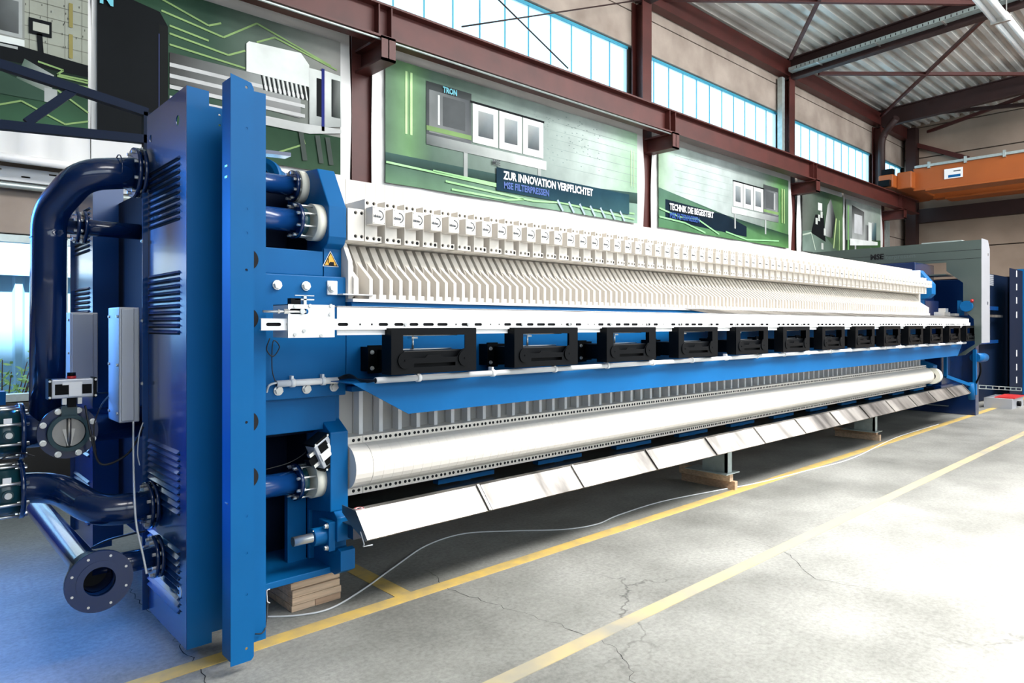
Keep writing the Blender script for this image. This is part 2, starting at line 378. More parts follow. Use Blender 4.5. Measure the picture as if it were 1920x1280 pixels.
# low window onto the yard at the left
wf = M(GALV).box(-3.9, 3.9, 8.05, 8.17, 0.86, 0.93).box(-3.9, 3.9, 8.05, 8.17, 2.39, 2.46)
for x in (-3.9, -1.3, 1.3, 3.84): wf.box(x, x+0.06, 8.05, 8.17, 0.93, 2.39)
wf = wf.build('window_7', kind='structure')
GL = mat('clear_glass', (0.9, 0.97, 1), 0.05)
GL.node_tree.nodes['Principled BSDF'].inputs['Transmission Weight'].default_value = 1.0
GL.node_tree.nodes['Principled BSDF'].inputs['IOR'].default_value = 1.05
for x in (-3.84, -1.24, 1.36): M(GL).box(x, x+2.5, 8.10, 8.106, 0.93, 2.39).build('glass_pane', wf)
# far gable wall
wg = M(DARKJ).box(25.52, 25.6, -9, 8.2, 0, 10.2).build('wall_far', kind='structure')
z = 0.0
while z < 9.0:
    for y0, y1 in ((-9, -3.4), (-3.38, 2.2), (2.22, 8.0)):
        M(CONCG).box(25.42, 25.52, y0, y1, z+0.01, min(z+1.0, 9.0)).build('concrete_panel', wg, bevel=0.01)
    z += 1.02
wr = M(SHADE).box(-9.1, -9, -9, 8.2, 0, 9).build('wall_rear', kind='structure')  # unseen wall, coloured dark to cut bounced light
wq = M(SHADE).box(-9, 25.6, -9.1, -9, 0, 2.6).box(-9, 25.6, -9.1, -9, 7.4, 9.2).build('wall_right', kind='structure')
# roof deck: trapezoid sheet, ribs along X
prof = []; y = -9.0
while y < 8.2:
    prof += [(y, 0.0), (y+0.11, 0.0), (y+0.14, 0.085), (y+0.25, 0.085)]; y += 0.28
prof.append((8.3, 0.0))
v = []; fs = []
for yy, dz in prof:
    for xx in (-9, 25.6): v.append((xx, yy, roofz(yy)+dz))
for i in range(len(prof)-1): fs.append((2*i, 2*i+1, 2*i+3, 2*i+2))
ro = M(ROOF).add(v, fs)
ro.use(OXD).box(-9, 25.6, -9, 8.3, 8.2+1.1, 8.2+1.15)
ro.build('ceiling', kind='structure')

# steel columns, girders, crane runway
def ibeam_x(b, x0, x1, y, z0, z1, wf=0.2, tf=0.02, tw=0.014):
    b.box(x0, x1, y-wf/2, y+wf/2, z0, z0+tf).box(x0, x1, y-wf/2, y+wf/2, z1-tf, z1).box(x0, x1, y-tw/2, y+tw/2, z0+tf, z1-tf)
names = ['behind the blue pipes at far left', 'between the second and third banner', 'between the two large slogan banners', 'between the fourth and fifth banner', 'near the gable corner beside the last banner']
for i, x in enumerate(COLX):
    c = thing('steel_column', 'oxide red steel wall column '+names[i], 'column', (x, 7.92, 0))
    b = M(OX); b.box(x-0.14, x+0.14, 7.76, 7.785, 0, 7.72).box(x-0.14, x+0.14, 7.995, 8.02, 0, 7.72).box(x-0.008, x+0.008, 7.785, 7.995, 0, 7.72); b.build('shaft', c)
    b = M(OX); b.prism([(7.10, 5.02), (7.76, 4.72), (7.76, 4.76), (7.10, 5.06)], 'x', x-0.11, x+0.11) if False else None
    b = M(OX).box(x-0.10, x+0.10, 7.12, 7.76, 4.80, 4.83).box(x-0.10, x+0.10, 7.12, 7.76, 5.06, 5.09).box(x-0.008, x+0.008, 7.12, 7.76, 4.83, 5.06).box(x-0.10, x+0.10, 7.12, 7.14, 4.80, 5.09)
    b.build('console', c)
    if i in (2, 3, 4): M(GALV).box(x-0.34, x-0.20, 7.86, 7.98, 5.2, 7.7).build('cable_duct', c) if i == 3 else None
cr = thing('crane_runway_beam', 'long oxide red crane runway I-beam along the banner wall', 'beam', (9, 7.3, 5.09))
b = M(OX); ibeam_x(b, -6, 24.2, 7.3, 5.10, 5.52, 0.24, 0.026); b.build('girder', cr)
me = M(OX).box(-0.008, 0.008, 7.19, 7.29, 5.126, 5.494).mesh('web_stiffener')
for x in COLX: piece('web_stiffener', me, cr, (x-0.09, 0, 0)); piece('web_stiffener', me, cr, (x+0.09, 0, 0))
M(ZINC).box(-6, 24.2, 7.27, 7.33, 5.52, 5.56).build('crane_rail', cr)
M(GALV).tube([(-6, 7.17, 5.06), (10.6, 7.17, 5.06)], 0.014, 8).build('conduit', cr)
M(OX).box(-6, 25.4, 7.80, 8.0, 7.76, 8.14).build('eaves_beam', label='oxide red eaves beam under the roof edge above the windows', cat='beam')
for i, x in enumerate(COLX):
    g = thing('roof_girder', ['dark roof girder above the left end', 'dark roof girder meeting the column behind the second banner', 'dark roof girder above the column between the slogan banners',
              'dark roof girder carrying the galvanised cable tray', 'dark roof girder just in front of the orange crane'][i], 'girder', (x, 0, 7.6))
    b = M(OXD)
    def sl(y0, y1, xa, xb, za, zb, b=b):
        b.prism([(y0, roofz(y0)+za), (y1, roofz(y1)+za), (y1, roofz(y1)+zb), (y0, roofz(y0)+zb)], 'x', xa, xb)
    sl(-9, 7.9, x-0.10, x+0.10, -0.03, -0.003); sl(-9, 7.9, x-0.10, x+0.10, -0.52, -0.49); sl(-9, 7.9, x-0.006, x+0.006, -0.49, -0.03)
    b.build('beam', g)
    if i == 3:
        ct = M(GALV)
        def tz(y): return roofz(y)-0.30
        for za, zb, xa, xb in ((0, 0.006, x-0.34, x-0.14), (0, 0.09, x-0.34, x-0.335), (0, 0.09, x-0.145, x-0.14)):
            ct.prism([(-4, tz(-4)+za-0.12), (7.7, tz(7.7)+za-0.12), (7.7, tz(7.7)+zb-0.12), (-4, tz(-4)+zb-0.12)], 'x', xa, xb)
        ct = ct.build('cable_tray', g)
        sm_ = M(HOLE).box(-0.0065, -0.0052, -0.008, 0.008, 0.02, 0.075).mesh('tray_slot'); 
        for k in range(100):
            y = 7.5-k*0.105; piece('tray_slot', sm_, ct, (x-0.335, y, tz(y)-0.12))
        me = M(ZINC).bar((-0.30, 0, 0), (0.0, 0, 0), 0.03, 0.02).mesh('tray_bracket')
        for k in range(5): y = 7-k*1.3; piece('tray_bracket', me, g, (x-0.08, y, tz(y)-0.13))
def brace(p, q, lab, r=0.07):
    M(OX).bar(p, q, r, r).build('roof_brace', label=lab, cat='brace')
brace(PR(800, 330-20, -0.2) if False else PR(1482, 110, -0.25), PR(1555, -40, -0.25), 'brown diagonal roof brace rising from the third column head', 0.07)
brace(PR(1652, 218, -0.25), PR(1850, 30, -0.25), 'brown diagonal roof brace crossing below the corrugated roof centre', 0.07)
brace(PR(1535, 138, -0.25), PR(1990, 139, -0.25), 'brown straight roof brace running level between both dark girders', 0.08)
brace(PR(1236, -2, -0.25), PR(1840, 6, -0.25), 'brown roof brace along the top edge of the photo', 0.08)
brace(PR(1700, 262, -0.25), PR(1990, 155, -0.25), 'brown diagonal roof brace above the orange crane', 0.09)
brace(P(1703, 268, X=25.3), P(1815, 297, X=25.3), 'brown wall brace falling behind the crane girder', 0.14)
M(OXD).bar(P(1745, 212, X=24.2), P(1990, 190, X=24.2), 0.1, 0.1).build('roof_brace', label='thin dark roof tie close to the gable wall', cat='brace')
for a_, b_, l_ in (((866, 50), (1200, 0), 'thin steel tie rod rising across the first clerestory window'), ((925, -10), (1065, 128), 'thin steel tie rod falling across the first clerestory window')):
    M(OXD).cyl(P(*a_, Y=7.7), P(*b_, Y=7.7), 0.012, 8).build('tie_rod', label=l_, cat='rod')
# gable steel
M(OXD).box(25.2, 25.42, -8, 7.7, 4.95, 5.4).build('gable_beam', label='dark horizontal steel beam on the gable wall under the crane', cat='beam')
M(OXD).box(25.05, 25.40, 7.55, 7.85, 0, 8.1).build('steel_column', label='dark steel corner column at the gable wall', cat='column')
M(GALV).box(23.4, 23.75, 7.9, 8.02, 3.0, 4.9).build('wall_duct', label='grey vertical duct on the wall right of the last banner', cat='duct')
# rain pipe at column 4
M(OXD).tube(fillet([(22.2, 7.2, 7.75), (22.45, 7.6, 7.45), (22.45, 7.7, 7.2), (22.45, 7.7, 5.6)], 0.25), 0.10, 14).build('drain_pipe', label='dark round drain pipe bending down beside the fourth column', cat='pipe')
# orange crane
cg = thing('overhead_crane', 'orange twin-girder overhead crane at the gable end', 'crane', (22.6, 5.5, 5.45))
M(ORANGE).box(22.2, 22.62, -8, 6.75, 5.50, 6.15).box(22.05, 22.75, -8, 6.4, 5.44, 5.50).build('front_girder', cg, bevel=0.01)
M(ORANGE).box(24.0, 24.4, -8, 6.75, 5.50, 6.10).box(23.9, 24.6, -8, 6.4, 5.44, 5.50).build('rear_girder', cg, bevel=0.01)
M(ORANGE).box(21.6, 25.0, 7.10, 7.5, 5.60, 5.98).box(21.9, 24.6, 6.7, 7.1, 5.56, 6.05).build('end_carriage', cg, bevel=0.03)
M(BLACK).box(21.45, 21.62, 7.15, 7.45, 5.62, 5.80).box(21.7, 21.9, 7.15, 7.45, 5.98, 6.16).build('buffer', cg)
b = M(GALV).box(22.14, 22.2, -8, 6.7, 6.15, 6.22)
for k in range(12): b.box(22.12, 22.2, 6.3-k*0.9, 6.36-k*0.9, 6.10, 6.28)
b.build('cable_rail', cg)
pl = M(WHITE).box(22.17, 22.2, 4.9+0.6, 5.35+0.6, 5.72, 6.0).build('name_plate', cg)
M(LEDP).box(22.165, 22.169, 5.55, 5.72, 5.90, 5.93).build('print', pl)
M(BLUE).box(22.165, 22.169, 5.55, 5.85, 5.75, 5.82).build('print', pl)
# fluorescent lamps
for k, (a_, b_, l_) in enumerate((((1816, -20), (1870, 42), 'twin tube fluorescent batten lamp nearest, at the top edge'), ((1868, 42), (1935, 112), 'twin tube fluorescent batten lamp behind the first one'))):
    q0, q1 = P(*a_, Z=7.35), P(*b_, Z=7.35); x0, x1 = q0.x, q1.x; yy = (q0.y+q1.y)/2-0.05
    L = thing('batten_lamp', l_, 'lamp', (x0, yy, 7.3))
    M(WHITE).box(x0, x1, yy-0.10, yy+0.10, 7.42, 7.50).build('housing', L)
    for s in (-1, 1):
        M(LAMPG).cyl((x0+0.05, yy+s*0.09, 7.38), (x1-0.05, yy+s*0.09, 7.38), 0.045, 14).build('tube', L)
    M(ZINC).box(x0, x0+0.04, yy-0.15, yy+0.15, 7.32, 7.44).build('end_cap', L); M(ZINC).box(x1-0.04, x1, yy-0.15, yy+0.15, 7.32, 7.44).build('end_cap', L)
    M(ZINC).cyl((x0+0.4, yy, 7.5), (x0+0.4, yy, 8.3), 0.01, 6).cyl((x1-0.4, yy, 7.5), (x1-0.4, yy, 8.3), 0.01, 6).build('hanger', L)

# outside: pale blue sheet fence, shrubs
v = []; fs = []; x = -4.0; pr = []
while x < 5: pr += [(x, 0), (x+0.16, 0), (x+0.19, -0.04), (x+0.27, -0.04), (x+0.30, 0)]; x += 0.34
for xx, dy in pr: v += [(xx, 11.2+dy, -0.05), (xx, 11.2+dy, 2.25)]
for i in range(len(pr)-1): fs.append((2*i, 2*i+2, 2*i+3, 2*i+1))
M(YSHEET).add(v, fs).box(-4, 5, 11.12, 11.25, 2.25, 2.31).build('sheet_fence', label='pale blue corrugated sheet fence outside the left window', cat='fence')
car = M(WHITE).box(-0.5, 2.5, 12.6, 13.3, 2.3, 2.62)
car.build('white_awning', label='white panel edge above the outdoor fence', cat='panel')
for j, (cx_, lab) in enumerate(((1.05, 'bright green yard shrub at the left edge outside the window'), (2.15, 'bright green yard shrub next to the thick blue riser pipe'))):
    sh = thing('shrub', lab, 'plant', (cx_, 10.3, -0.05)); lf = M(LEAF); st = M(OX)
    for k in range(9):
        a = random.uniform(0, 6.28); h = random.uniform(0.9, 1.5); q = Vector((cx_+0.35*math.cos(a), 10.3+0.25*math.sin(a), h)); st.cyl((cx_, 10.3, -0.05), q, 0.012, 5, 0.005)
        for _ in range(26):
            tt = random.uniform(0.35, 1); c = Vector((cx_, 10.3, 0)).lerp(q, tt)+Vector((random.gauss(0, 0.08), random.gauss(0, 0.08), random.gauss(0, 0.06)))
            d1 = Vector((random.gauss(0,1), random.gauss(0,1), random.gauss(0,0.5))).normalized()*0.06; d2 = d1.orthogonal().normalized()*0.022
            lf.add([c-d1, c-d2, c+d1, c+d2], [(0,1,2,3)])
    st.build('stems', sh); lf.build('leaves', sh, kind='stuff')

# ================================================================== BANNERS
def banner(name, label, x0, x1, ix0, ix1, art, z0=3.12, z1=5.3, iz0=3.45, iz1=5.09, txt=None):
    t = thing(name, label, 'banner', ((x0+x1)/2, 7.74, z0))
    n = 16; v = []; f = []
    for i in range(n+1):
        x = x0+(x1-x0)*i/n
        for j in range(9):
            z = z0+(z1-z0)*j/8; v.append((x, 7.70+0.018*math.sin(i*1.7+j*0.8)+0.012*math.sin(i*0.6-j), z))
    for i in range(n):
        for j in range(8): f.append((i*9+j, (i+1)*9+j, (i+1)*9+j+1, i*9+j+1))
    M(TARP).add(v, f, True).build('cloth', t)
    M(WHITE).cyl((x0, 7.69, z0), (x1, 7.69, z0), 0.04, 12).build('hem_tube', t)
    P_ = []
    W, H = ix1-ix0, iz1-iz0
    cols = []; vs = []; fs = []
    def poly(pts, col, layer=1):
        y = 7.655-0.0018*layer; n0 = len(vs)
        if isinstance(col[0], (int, float)): col = [col]*len(pts)
        for (u, w_), c in zip(pts, col): vs.append((ix0+u*W, y, iz0+w_*H)); cols.append(c)
        fs.append(list(range(n0, n0+len(pts))))
    def line(pts, wd, col, layer=2):
        for (a, b_) in zip(pts[:-1], pts[1:]):
            d = Vector(((b_[0]-a[0])*W, (b_[1]-a[1])*H)); d.normalize(); nx, ny = -d.y*wd/W, d.x*wd/H
            poly([(a[0]-nx, a[1]-ny), (b_[0]-nx, b_[1]-ny), (b_[0]+nx, b_[1]+ny), (a[0]+nx, a[1]+ny)], col, layer)
    art(poly, line)
    me = bpy.data.meshes.new('print'); o = ORG[t.name]
    me.from_pydata([tuple(Vector(q)-o) for q in vs], [], fs); me.materials.append(PRINT)
    ca = me.color_attributes.new('Col', 'FLOAT_COLOR', 'POINT')
    for i, c in enumerate(cols): ca.data[i].color = (*c, 1)
    bm = bmesh.new(); bm.from_mesh(me)
    for fc in bm.faces:
        if fc.normal.y > 0: fc.normal_flip()
    bm.to_mesh(me); bm.free()
    ob = bpy.data.objects.new('print', me); C.objects.link(ob); ob.parent = t
    if txt:
        for s, u, w_, size, m_, bold in txt:
            M(m_).text(s, size, lambda q: (ix0+u*W+q.x*0.8, 7.622, iz0+w_*H+q.y), bold=bold).build('lettering', t)
    return t
G0, G1, G2 = (0.03, 0.09, 0.045), (0.10, 0.20, 0.13), (0.30, 0.45, 0.33)
WT, SV, DK, NV, LM = (0.85, 0.9, 0.87), (0.45, 0.48, 0.47), (0.008, 0.010, 0.012), (0.006, 0.02, 0.05), (0.50, 0.85, 0.30)
def bg(poly, stops, zf=0.32, fl=(G0, G1), fr=None):
    for (a, ca), (b_, cb) in zip(stops[:-1], stops[1:]): poly([(a, 0), (b_, 0), (b_, 1), (a, 1)], [tuple(c*0.8 for c in ca), tuple(c*0.8 for c in cb), cb, ca], 0)
def rc(u0, u1, w0, w1): return [(u0, w0), (u1, w0), (u1, w1), (u0, w1)]
LG = (0.30, 0.46, 0.18)
def art1(poly, line):     # control console scene
    bg(poly, [(0, (0.50, 0.52, 0.44)), (1, (0.40, 0.43, 0.36))])
    for k in range(9): line([(0, 0.40+k*0.075), (1, 0.40+k*0.075)], 0.004, (0.22, 0.23, 0.19), 1)
    for k in range(7): line([(0.3+k*0.11, 0.4), (0.3+k*0.11, 1)], 0.003, (0.25, 0.26, 0.22), 1)
    for k in range(60): u = random.uniform(0.35, 1); w_ = random.uniform(0.45, 1); poly(rc(u, u+0.004, w_, w_+0.012), (0.08, 0.08, 0.07), 2)
    poly([(0, 0), (1, 0), (1, 0.39), (0, 0.44)], [(0.05, 0.12, 0.07), (0.06, 0.15, 0.08), DK, DK], 3)
    poly([(0, 0.33), (1, 0.33), (1, 0.40), (0, 0.46)], DK, 4)
    poly([(0.30, 0.43), (0.60, 0.44), (0.60, 0.72), (0.3, 0.74)], (0.30, 0.32, 0.29), 4); poly(rc(0.3, 0.587, 0.47, 0.70), SV, 5); poly(rc(0.32, 0.565, 0.49, 0.67), [DK, (0.12,0.13,0.13), (0.2,0.22,0.22), DK], 6)
    line([(0.28, 0.745), (0.56, 0.74), (0.62, 0.70)], 0.02, DK, 6); line([(0.3, 0.44), (0.60, 0.445)], 0.03, WT, 5); line([(0.3, 0.41), (0.56, 0.41)], 0.012, SV, 5)
    poly(rc(0.625, 0.766, 0.51, 0.60), DK, 5); poly(rc(0.65, 0.75, 0.53, 0.58), (0.5, 0.52, 0.45), 6); line([(0.69, 0.52), (0.70, 0.40)], 0.022, DK, 5)
    for w_ in (0.42, 0.60): poly(rc(0.875, 0.90, w_, w_+0.14), (0.32, 0.28, 0.10), 5)
    poly([(0.55, 0.24), (0.76, 0.16), (0.78, 0.30), (0.6, 0.36)], [(0.10,0.16,0.12), (0.3,0.34,0.3), SV, (0.12,0.18,0.14)], 6)
    poly([(0.72, 0.14), (0.80, 0.14), (0.80, 0.22), (0.72, 0.22)], SV, 7); poly([(0.4, 0.14), (0.72, 0.14), (0.72, 0.20), (0.4, 0.28)], (0.05, 0.10, 0.07), 7)
    for k, pts in enumerate([[(0.4, 0.06), (0.58, 0.12), (0.85, 0.03), (1, 0.07)], [(0.68, 0.36), (0.84, 0.34), (0.80, 0.31), (1, 0.31)], [(0.78, 0.27), (1, 0.27)], [(0.8, 0.22), (1, 0.12)], [(0.80, 0.30), (1, 0.295)], [(0.76, 0.24), (1, 0.235)]]):
        line(pts, 0.008, LG, 8)
def art2(poly, line):     # black cabinet and silver press
    bg(poly, [(0, G0), (0.4, (0.05, 0.10, 0.07)), (0.7, (0.16, 0.20, 0.17)), (1, (0.38, 0.38, 0.36))])
    poly(rc(0, 1, 0, 0.28), [(0.04,0.09,0.05), (0.05,0.10,0.06), (0.03,0.07,0.04), G0], 1)
    poly([(0, 0.0), (0.245, 0.03), (0.245, 0.76), (0.215, 0.84), (0, 0.90)], DK, 2); poly(rc(0.212, 0.245, 0.05, 0.76), (0.012, 0.014, 0.014), 3); line([(0.212, 0.1), (0.212, 0.7)], 0.006, (0.04, 0.05, 0.12), 4)
    for pts in ([(0.12, 0.97), (0.40, 0.84), (0.45, 0.88)], [(0.22, 0.85), (0.46, 0.79), (0.60, 0.95), (0.95, 0.80)], [(0.25, 0.77), (0.40, 0.74)], [(0.25, 0.72), (0.48, 0.68), (0.55, 0.74)], [(0.25, 0.65), (0.55, 0.62)], [(0.60, 0.82), (0.68, 0.89), (0.98, 0.78)], [(0.62, 0.03), (0.82, 0.18), (0.81, 0.24)]):
        line(pts, 0.010, LG, 5)
    poly([(0.25, 0.40), (0.80, 0.36), (0.80, 0.60), (0.25, 0.60)], [(0.1,0.1,0.1), (0.3,0.3,0.3), SV, (0.05,0.05,0.05)], 6)
    for k in range(4): poly(rc(0.25, 0.82, 0.30+k*0.07, 0.325+k*0.07), (0.65, 0.66, 0.66), 7)
    for k in range(22): u = 0.62+k*0.0105; line([(u, 0.60), (u+0.012, 0.50)], 0.008, WT if k % 2 else DK, 8)
    poly([(0.554, 0.60), (0.84, 0.60), (0.84, 0.76), (0.80, 0.83), (0.565, 0.81), (0.554, 0.79)], [WT]*6, 9)
    poly([(0.84, 0.33), (0.90, 0.33), (0.90, 0.74), (0.84, 0.74)], [SV, (0.3,0.32,0.32), WT, WT], 10); poly(rc(0.875, 0.90, 0.40, 0.68), DK, 11); poly(rc(0.90, 0.915, 0.30, 0.76), (0.02, 0.03, 0.20), 11)
    poly([(0.915, 0.33), (1, 0.36), (1, 0.74), (0.915, 0.75)], [SV, SV, WT, WT], 10); poly(rc(0.95, 0.995, 0.42, 0.70), [DK, (0.1,0.12,0.11), (0.25,0.27,0.26), DK], 12)
    poly([(0.42, 0.26), (0.84, 0.26), (1, 0.31), (1, 0.34), (0.6, 0.31), (0.42, 0.29)], (0.6, 0.62, 0.61), 11)
    for u in (0.80, 0.88, 0.93): line([(u, 0.26), (u+0.02, 0.06)], 0.03, (0.08, 0.10, 0.09), 10)
def press(poly, line, u0, u1, w0, w1, flip=False, L=6):
    def U(a): return u1-(u1-u0)*a if flip else u0+(u1-u0)*a
    def W_(a): return w0+(w1-w0)*a
    def rr(a, b_, c, d): return [(U(a), W_(c)), (U(b_), W_(c)), (U(b_), W_(d)), (U(a), W_(d))]
    poly(rr(0, 0.34, 0.30, 1.0), [(0.10,0.11,0.12), (0.16,0.17,0.18), (0.07,0.08,0.08), (0.05,0.06,0.06)], L)
    poly(rr(0.02, 0.32, 0.36, 0.90), [(0.28,0.30,0.30), (0.14,0.15,0.16), (0.10,0.11,0.12), (0.2,0.22,0.22)], L+1)
    poly(rr(0.12, 0.29, 0.48, 0.86), (0.10, 0.11, 0.115), L+2); line([(U(0.09), W_(0.48)), (U(0.09), W_(0.86))], 0.016, WT, L+2)
    poly(rr(0.0, 0.34, 0.38, 0.44), (0.22, 0.36, 0.14), L+3)
    for a, b_ in ((0.35, 0.56), (0.57, 0.77), (0.78, 0.97)):
        poly(rr(a, b_, 0.36, 0.88), WT, L+1); poly(rr(a+0.045, b_-0.04, 0.46, 0.80), [(0.1,0.12,0.13), (0.12,0.13,0.14), (0.35,0.4,0.42), SV], L+2)
    poly(rr(0.33, 0.98, 0.88, 0.91), DK, L+2)
    poly(rr(0.0, 1.0, 0.20, 0.33), [(0.12,0.14,0.14), WT, WT, (0.2,0.22,0.22)], L+1)
    for a in (0.28, 0.92): poly(rr(a, a+0.03, -0.12, 0.22), SV, L)
def art3(poly, line):
    bg(poly, [(0, (0.16, 0.26, 0.18)), (0.07, (0.22, 0.42, 0.20)), (0.14, (0.14, 0.22, 0.17)), (0.55, (0.38, 0.46, 0.43)), (0.8, (0.60, 0.70, 0.66)), (1, (0.42, 0.66, 0.45))])
    for k in range(6): line([(0.5, 0.44+k*0.085), (1, 0.44+k*0.085)], 0.004, (0.35, 0.43, 0.40), 1)
    for k in range(80): u = random.uniform(0.5, 0.8); w_ = random.uniform(0.45, 0.95); poly(rc(u, u+0.006, w_, w_+0.008), (0.28, 0.36, 0.34), 1)
    poly([(0, 0), (1, 0), (1, 0.28), (0, 0.21)], [(0.16,0.30,0.18), (0.35,0.55,0.42), (0.25,0.38,0.33), (0.05,0.09,0.08)], 2)
    poly([(0, 0.15), (0.45, 0.16), (1, 0.22), (1, 0.34), (0.45, 0.24), (0, 0.24)], [(0.03,0.06,0.05)]*3+[(0.06,0.12,0.11)]*3, 3)
    for u in (0.06, 0.075): line([(u, 0.42), (u, 0.93)], 0.018, (0.62, 0.90, 0.45), 3)
    for u in (0.965, 0.98): line([(u, 0.4), (u, 0.8)], 0.012, (0.6, 0.85, 0.5), 3)
    press(poly, line, 0.12, 0.555, 0.24, 0.90, L=5)
    for pts in ([(0, 0.16), (0.12, 0.15), (0.42, 0.12)], [(0.14, 0.16), (0.42, 0.14)], [(0.18, 0.09), (0.5, 0.05), (0.62, 0.08), (0.98, 0.04)], [(0.36, 0.24), (0.44, 0.22)], [(0.2, 0.03), (0.4, 0.02), (0.46, 0.05)], [(0.7, 0.09), (0.98, 0.10)]):
        line(pts, 0.014, (0.45, 0.85, 0.40), 12)
    poly([(0.355, 0.09), (0.95, 0.08), (0.95, 0.30), (0.355, 0.30)], [(0.01,0.04,0.07), (0.05,0.13,0.15), (0.02,0.07,0.10), (0.008,0.03,0.05)], 14)
    for k in range(7): u = 0.60+k*0.05; line([(u, 0.10), (u+0.025, 0.0)], 0.02, (0.50, 0.62, 0.75), 15)
def art4(poly, line):
    bg(poly, [(0, (0.40, 0.58, 0.40)), (0.12, (0.62, 0.76, 0.70)), (0.4, (0.60, 0.68, 0.66)), (0.75, (0.28, 0.34, 0.31)), (0.92, (0.12, 0.30, 0.10)), (1, (0.10, 0.20, 0.10))])
    for k in range(6): line([(0.1, 0.46+k*0.085), (0.6, 0.46+k*0.085)], 0.006, (0.42, 0.5, 0.48), 1)
    poly([(0, 0), (1, 0), (1, 0.20), (0.45, 0.30), (0, 0.46)], [(0.10,0.24,0.12), (0.12,0.30,0.10), (0.02,0.05,0.03), (0.03,0.06,0.06), (0.10,0.2,0.15)], 2)
    poly([(0.04, 0.10), (0.62, 0.06), (0.62, 0.20), (0.45, 0.30), (0.04, 0.34)], (0.008, 0.02, 0.035), 3)
    press(poly, line, 0.50, 0.90, 0.22, 0.84, flip=True, L=5)
    for pts in ([(0, 0.22), (0.12, 0.16), (0.25, 0.17), (0.4, 0.03)], [(0, 0.12), (0.16, 0.10), (0.3, 0.02)], [(0.45, 0.08), (0.62, 0.02), (0.9, 0.08)]): line(pts, 0.016, (0.35, 0.72, 0.35), 12)
    for u in (0.93, 0.95): line([(u, 0.35), (u, 0.85)], 0.02, (0.6, 0.92, 0.35), 12)
def art5(poly, line):
    bg(poly, [(0, (0.16, 0.18, 0.16)), (0.5, (0.05, 0.09, 0.06)), (1, (0.10, 0.18, 0.08))])
    poly([(0, 0), (1, 0.0), (0.4, 0.38), (0, 0.30)], [(0.22,0.30,0.26), (0.05,0.08,0.06), (0.12,0.18,0.14), (0.15,0.22,0.18)], 1)
    poly([(0.50, 0.30), (0.72, 0.28), (0.80, 0.62), (0.68, 0.92), (0.60, 0.80)], [SV, DK, DK, (0.15,0.16,0.16), SV], 3)
    poly([(0.2, 0.30), (0.55, 0.20), (0.50, 0.62), (0.3, 0.60)], DK, 2); poly(rc(0.36, 0.46, 0.68, 0.80), (0.75,0.78,0.75), 4)
    for u, w_ in ((0.3, 0.5), (0.36, 0.56), (0.42, 0.62), (0.5, 0.36), (0.44, 0.12)): poly(rc(u, u+0.05, w_-0.05, w_+0.05), (0.6, 0.64, 0.6), 5)
    line([(0.75, 0.12), (0.82, 0.62)], 0.03, (0.5, 0.65, 0.3), 4); line([(0.9, 0.1), (0.9, 0.6)], 0.03, (0.3, 0.45, 0.2), 4); line([(0.0, 0.24), (0.2, 0.30), (0.3, 0.04)], 0.02, (0.5, 0.6, 0.5), 4)
def art6(poly, line):
    bg(poly, [(0, (0.20, 0.24, 0.22)), (0.5, (0.42, 0.46, 0.44)), (1, (0.30, 0.38, 0.32))])
    poly([(0, 0), (1, 0), (1, 0.42), (0, 0.30)], [(0.08,0.14,0.07), (0.10,0.26,0.06), (0.04,0.10,0.04), DK], 1)
    poly([(0.16, 0.32), (0.5, 0.36), (0.5, 0.86), (0.16, 0.92)], [SV, SV, (0.1,0.1,0.1), DK], 3); poly(rc(0.22, 0.44, 0.45, 0.78), (0.62, 0.64, 0.66), 4)
    poly(rc(0.5, 0.62, 0.36, 0.64), [SV, DK, DK, SV], 4); poly(rc(0.62, 0.72, 0.36, 0.70), WT, 4); poly(rc(0.72, 0.86, 0.40, 0.72), [(0.1,0.16,0.2), DK, (0.1,0.2,0.2), SV], 4)
    poly([(0.1, 0.22), (0.9, 0.32), (0.9, 0.38), (0.1, 0.34)], WT, 5)
    for u in (0.25, 0.7): line([(u, 0.0), (u, 0.25)], 0.05, SV, 4)
    line([(0.06, 0.1), (0.06, 0.9)], 0.05, (0.2, 0.42, 0.16), 2)
BT = mat('banner_white_ink', (0.9, 0.92, 0.93), 0.4); BB = mat('banner_blue_ink', (0.02, 0.09, 0.38), 0.4); BC = mat('banner_cyan_ink', (0.10, 0.50, 0.62), 0.4)
X = lambda px: P(px, 600, Y=7.7).x
banner('wall_banner', 'vinyl banner picturing a control screen in a concrete hall, far left', X(-170), X(170), X(-160), X(163), art1)
banner('wall_banner', 'vinyl banner picturing a black cabinet and a silver press, behind the blue light curtain post', X(171), X(657), X(180), X(635), art2, txt=[('N', 0.005, 0.79, 0.20, BC, 0.01)])
banner('wall_banner', 'large vinyl banner reading ZUR INNOVATION VERPFLICHTET', X(697), X(1207), X(719), X(1191), art3,
       txt=[('ZUR INNOVATION VERPFLICHTET', 0.381, 0.205, 0.165, BT, 0.006), ('MSE FILTERPRESSEN', 0.381, 0.12, 0.14, BB, 0.004), ('TRON', 0.17, 0.84, 0.11, BC, 0.004), ('MSE', 0.34, 0.315, 0.11, LEDP, 0.003)])
banner('wall_banner', 'vinyl banner reading TECHNIK DIE BEGEISTERT', X(1221), X(1484), X(1231), X(1475), art4,
       txt=[('TECHNIK DIE BEGEISTERT', 0.06, 0.225, 0.17, BT, 0.006), ('MSE FILTERPRESSEN', 0.06, 0.13, 0.15, BB, 0.004)])
banner('wall_banner', 'left half-width vinyl banner with a dark machine close-up, beside the last column', X(1494), X(1580), X(1501), X(1577), art5)
banner('wall_banner', 'last vinyl banner with a small silver press, next to the grey gantry', X(1580.5), X(1654), X(1583), X(1648), art6)

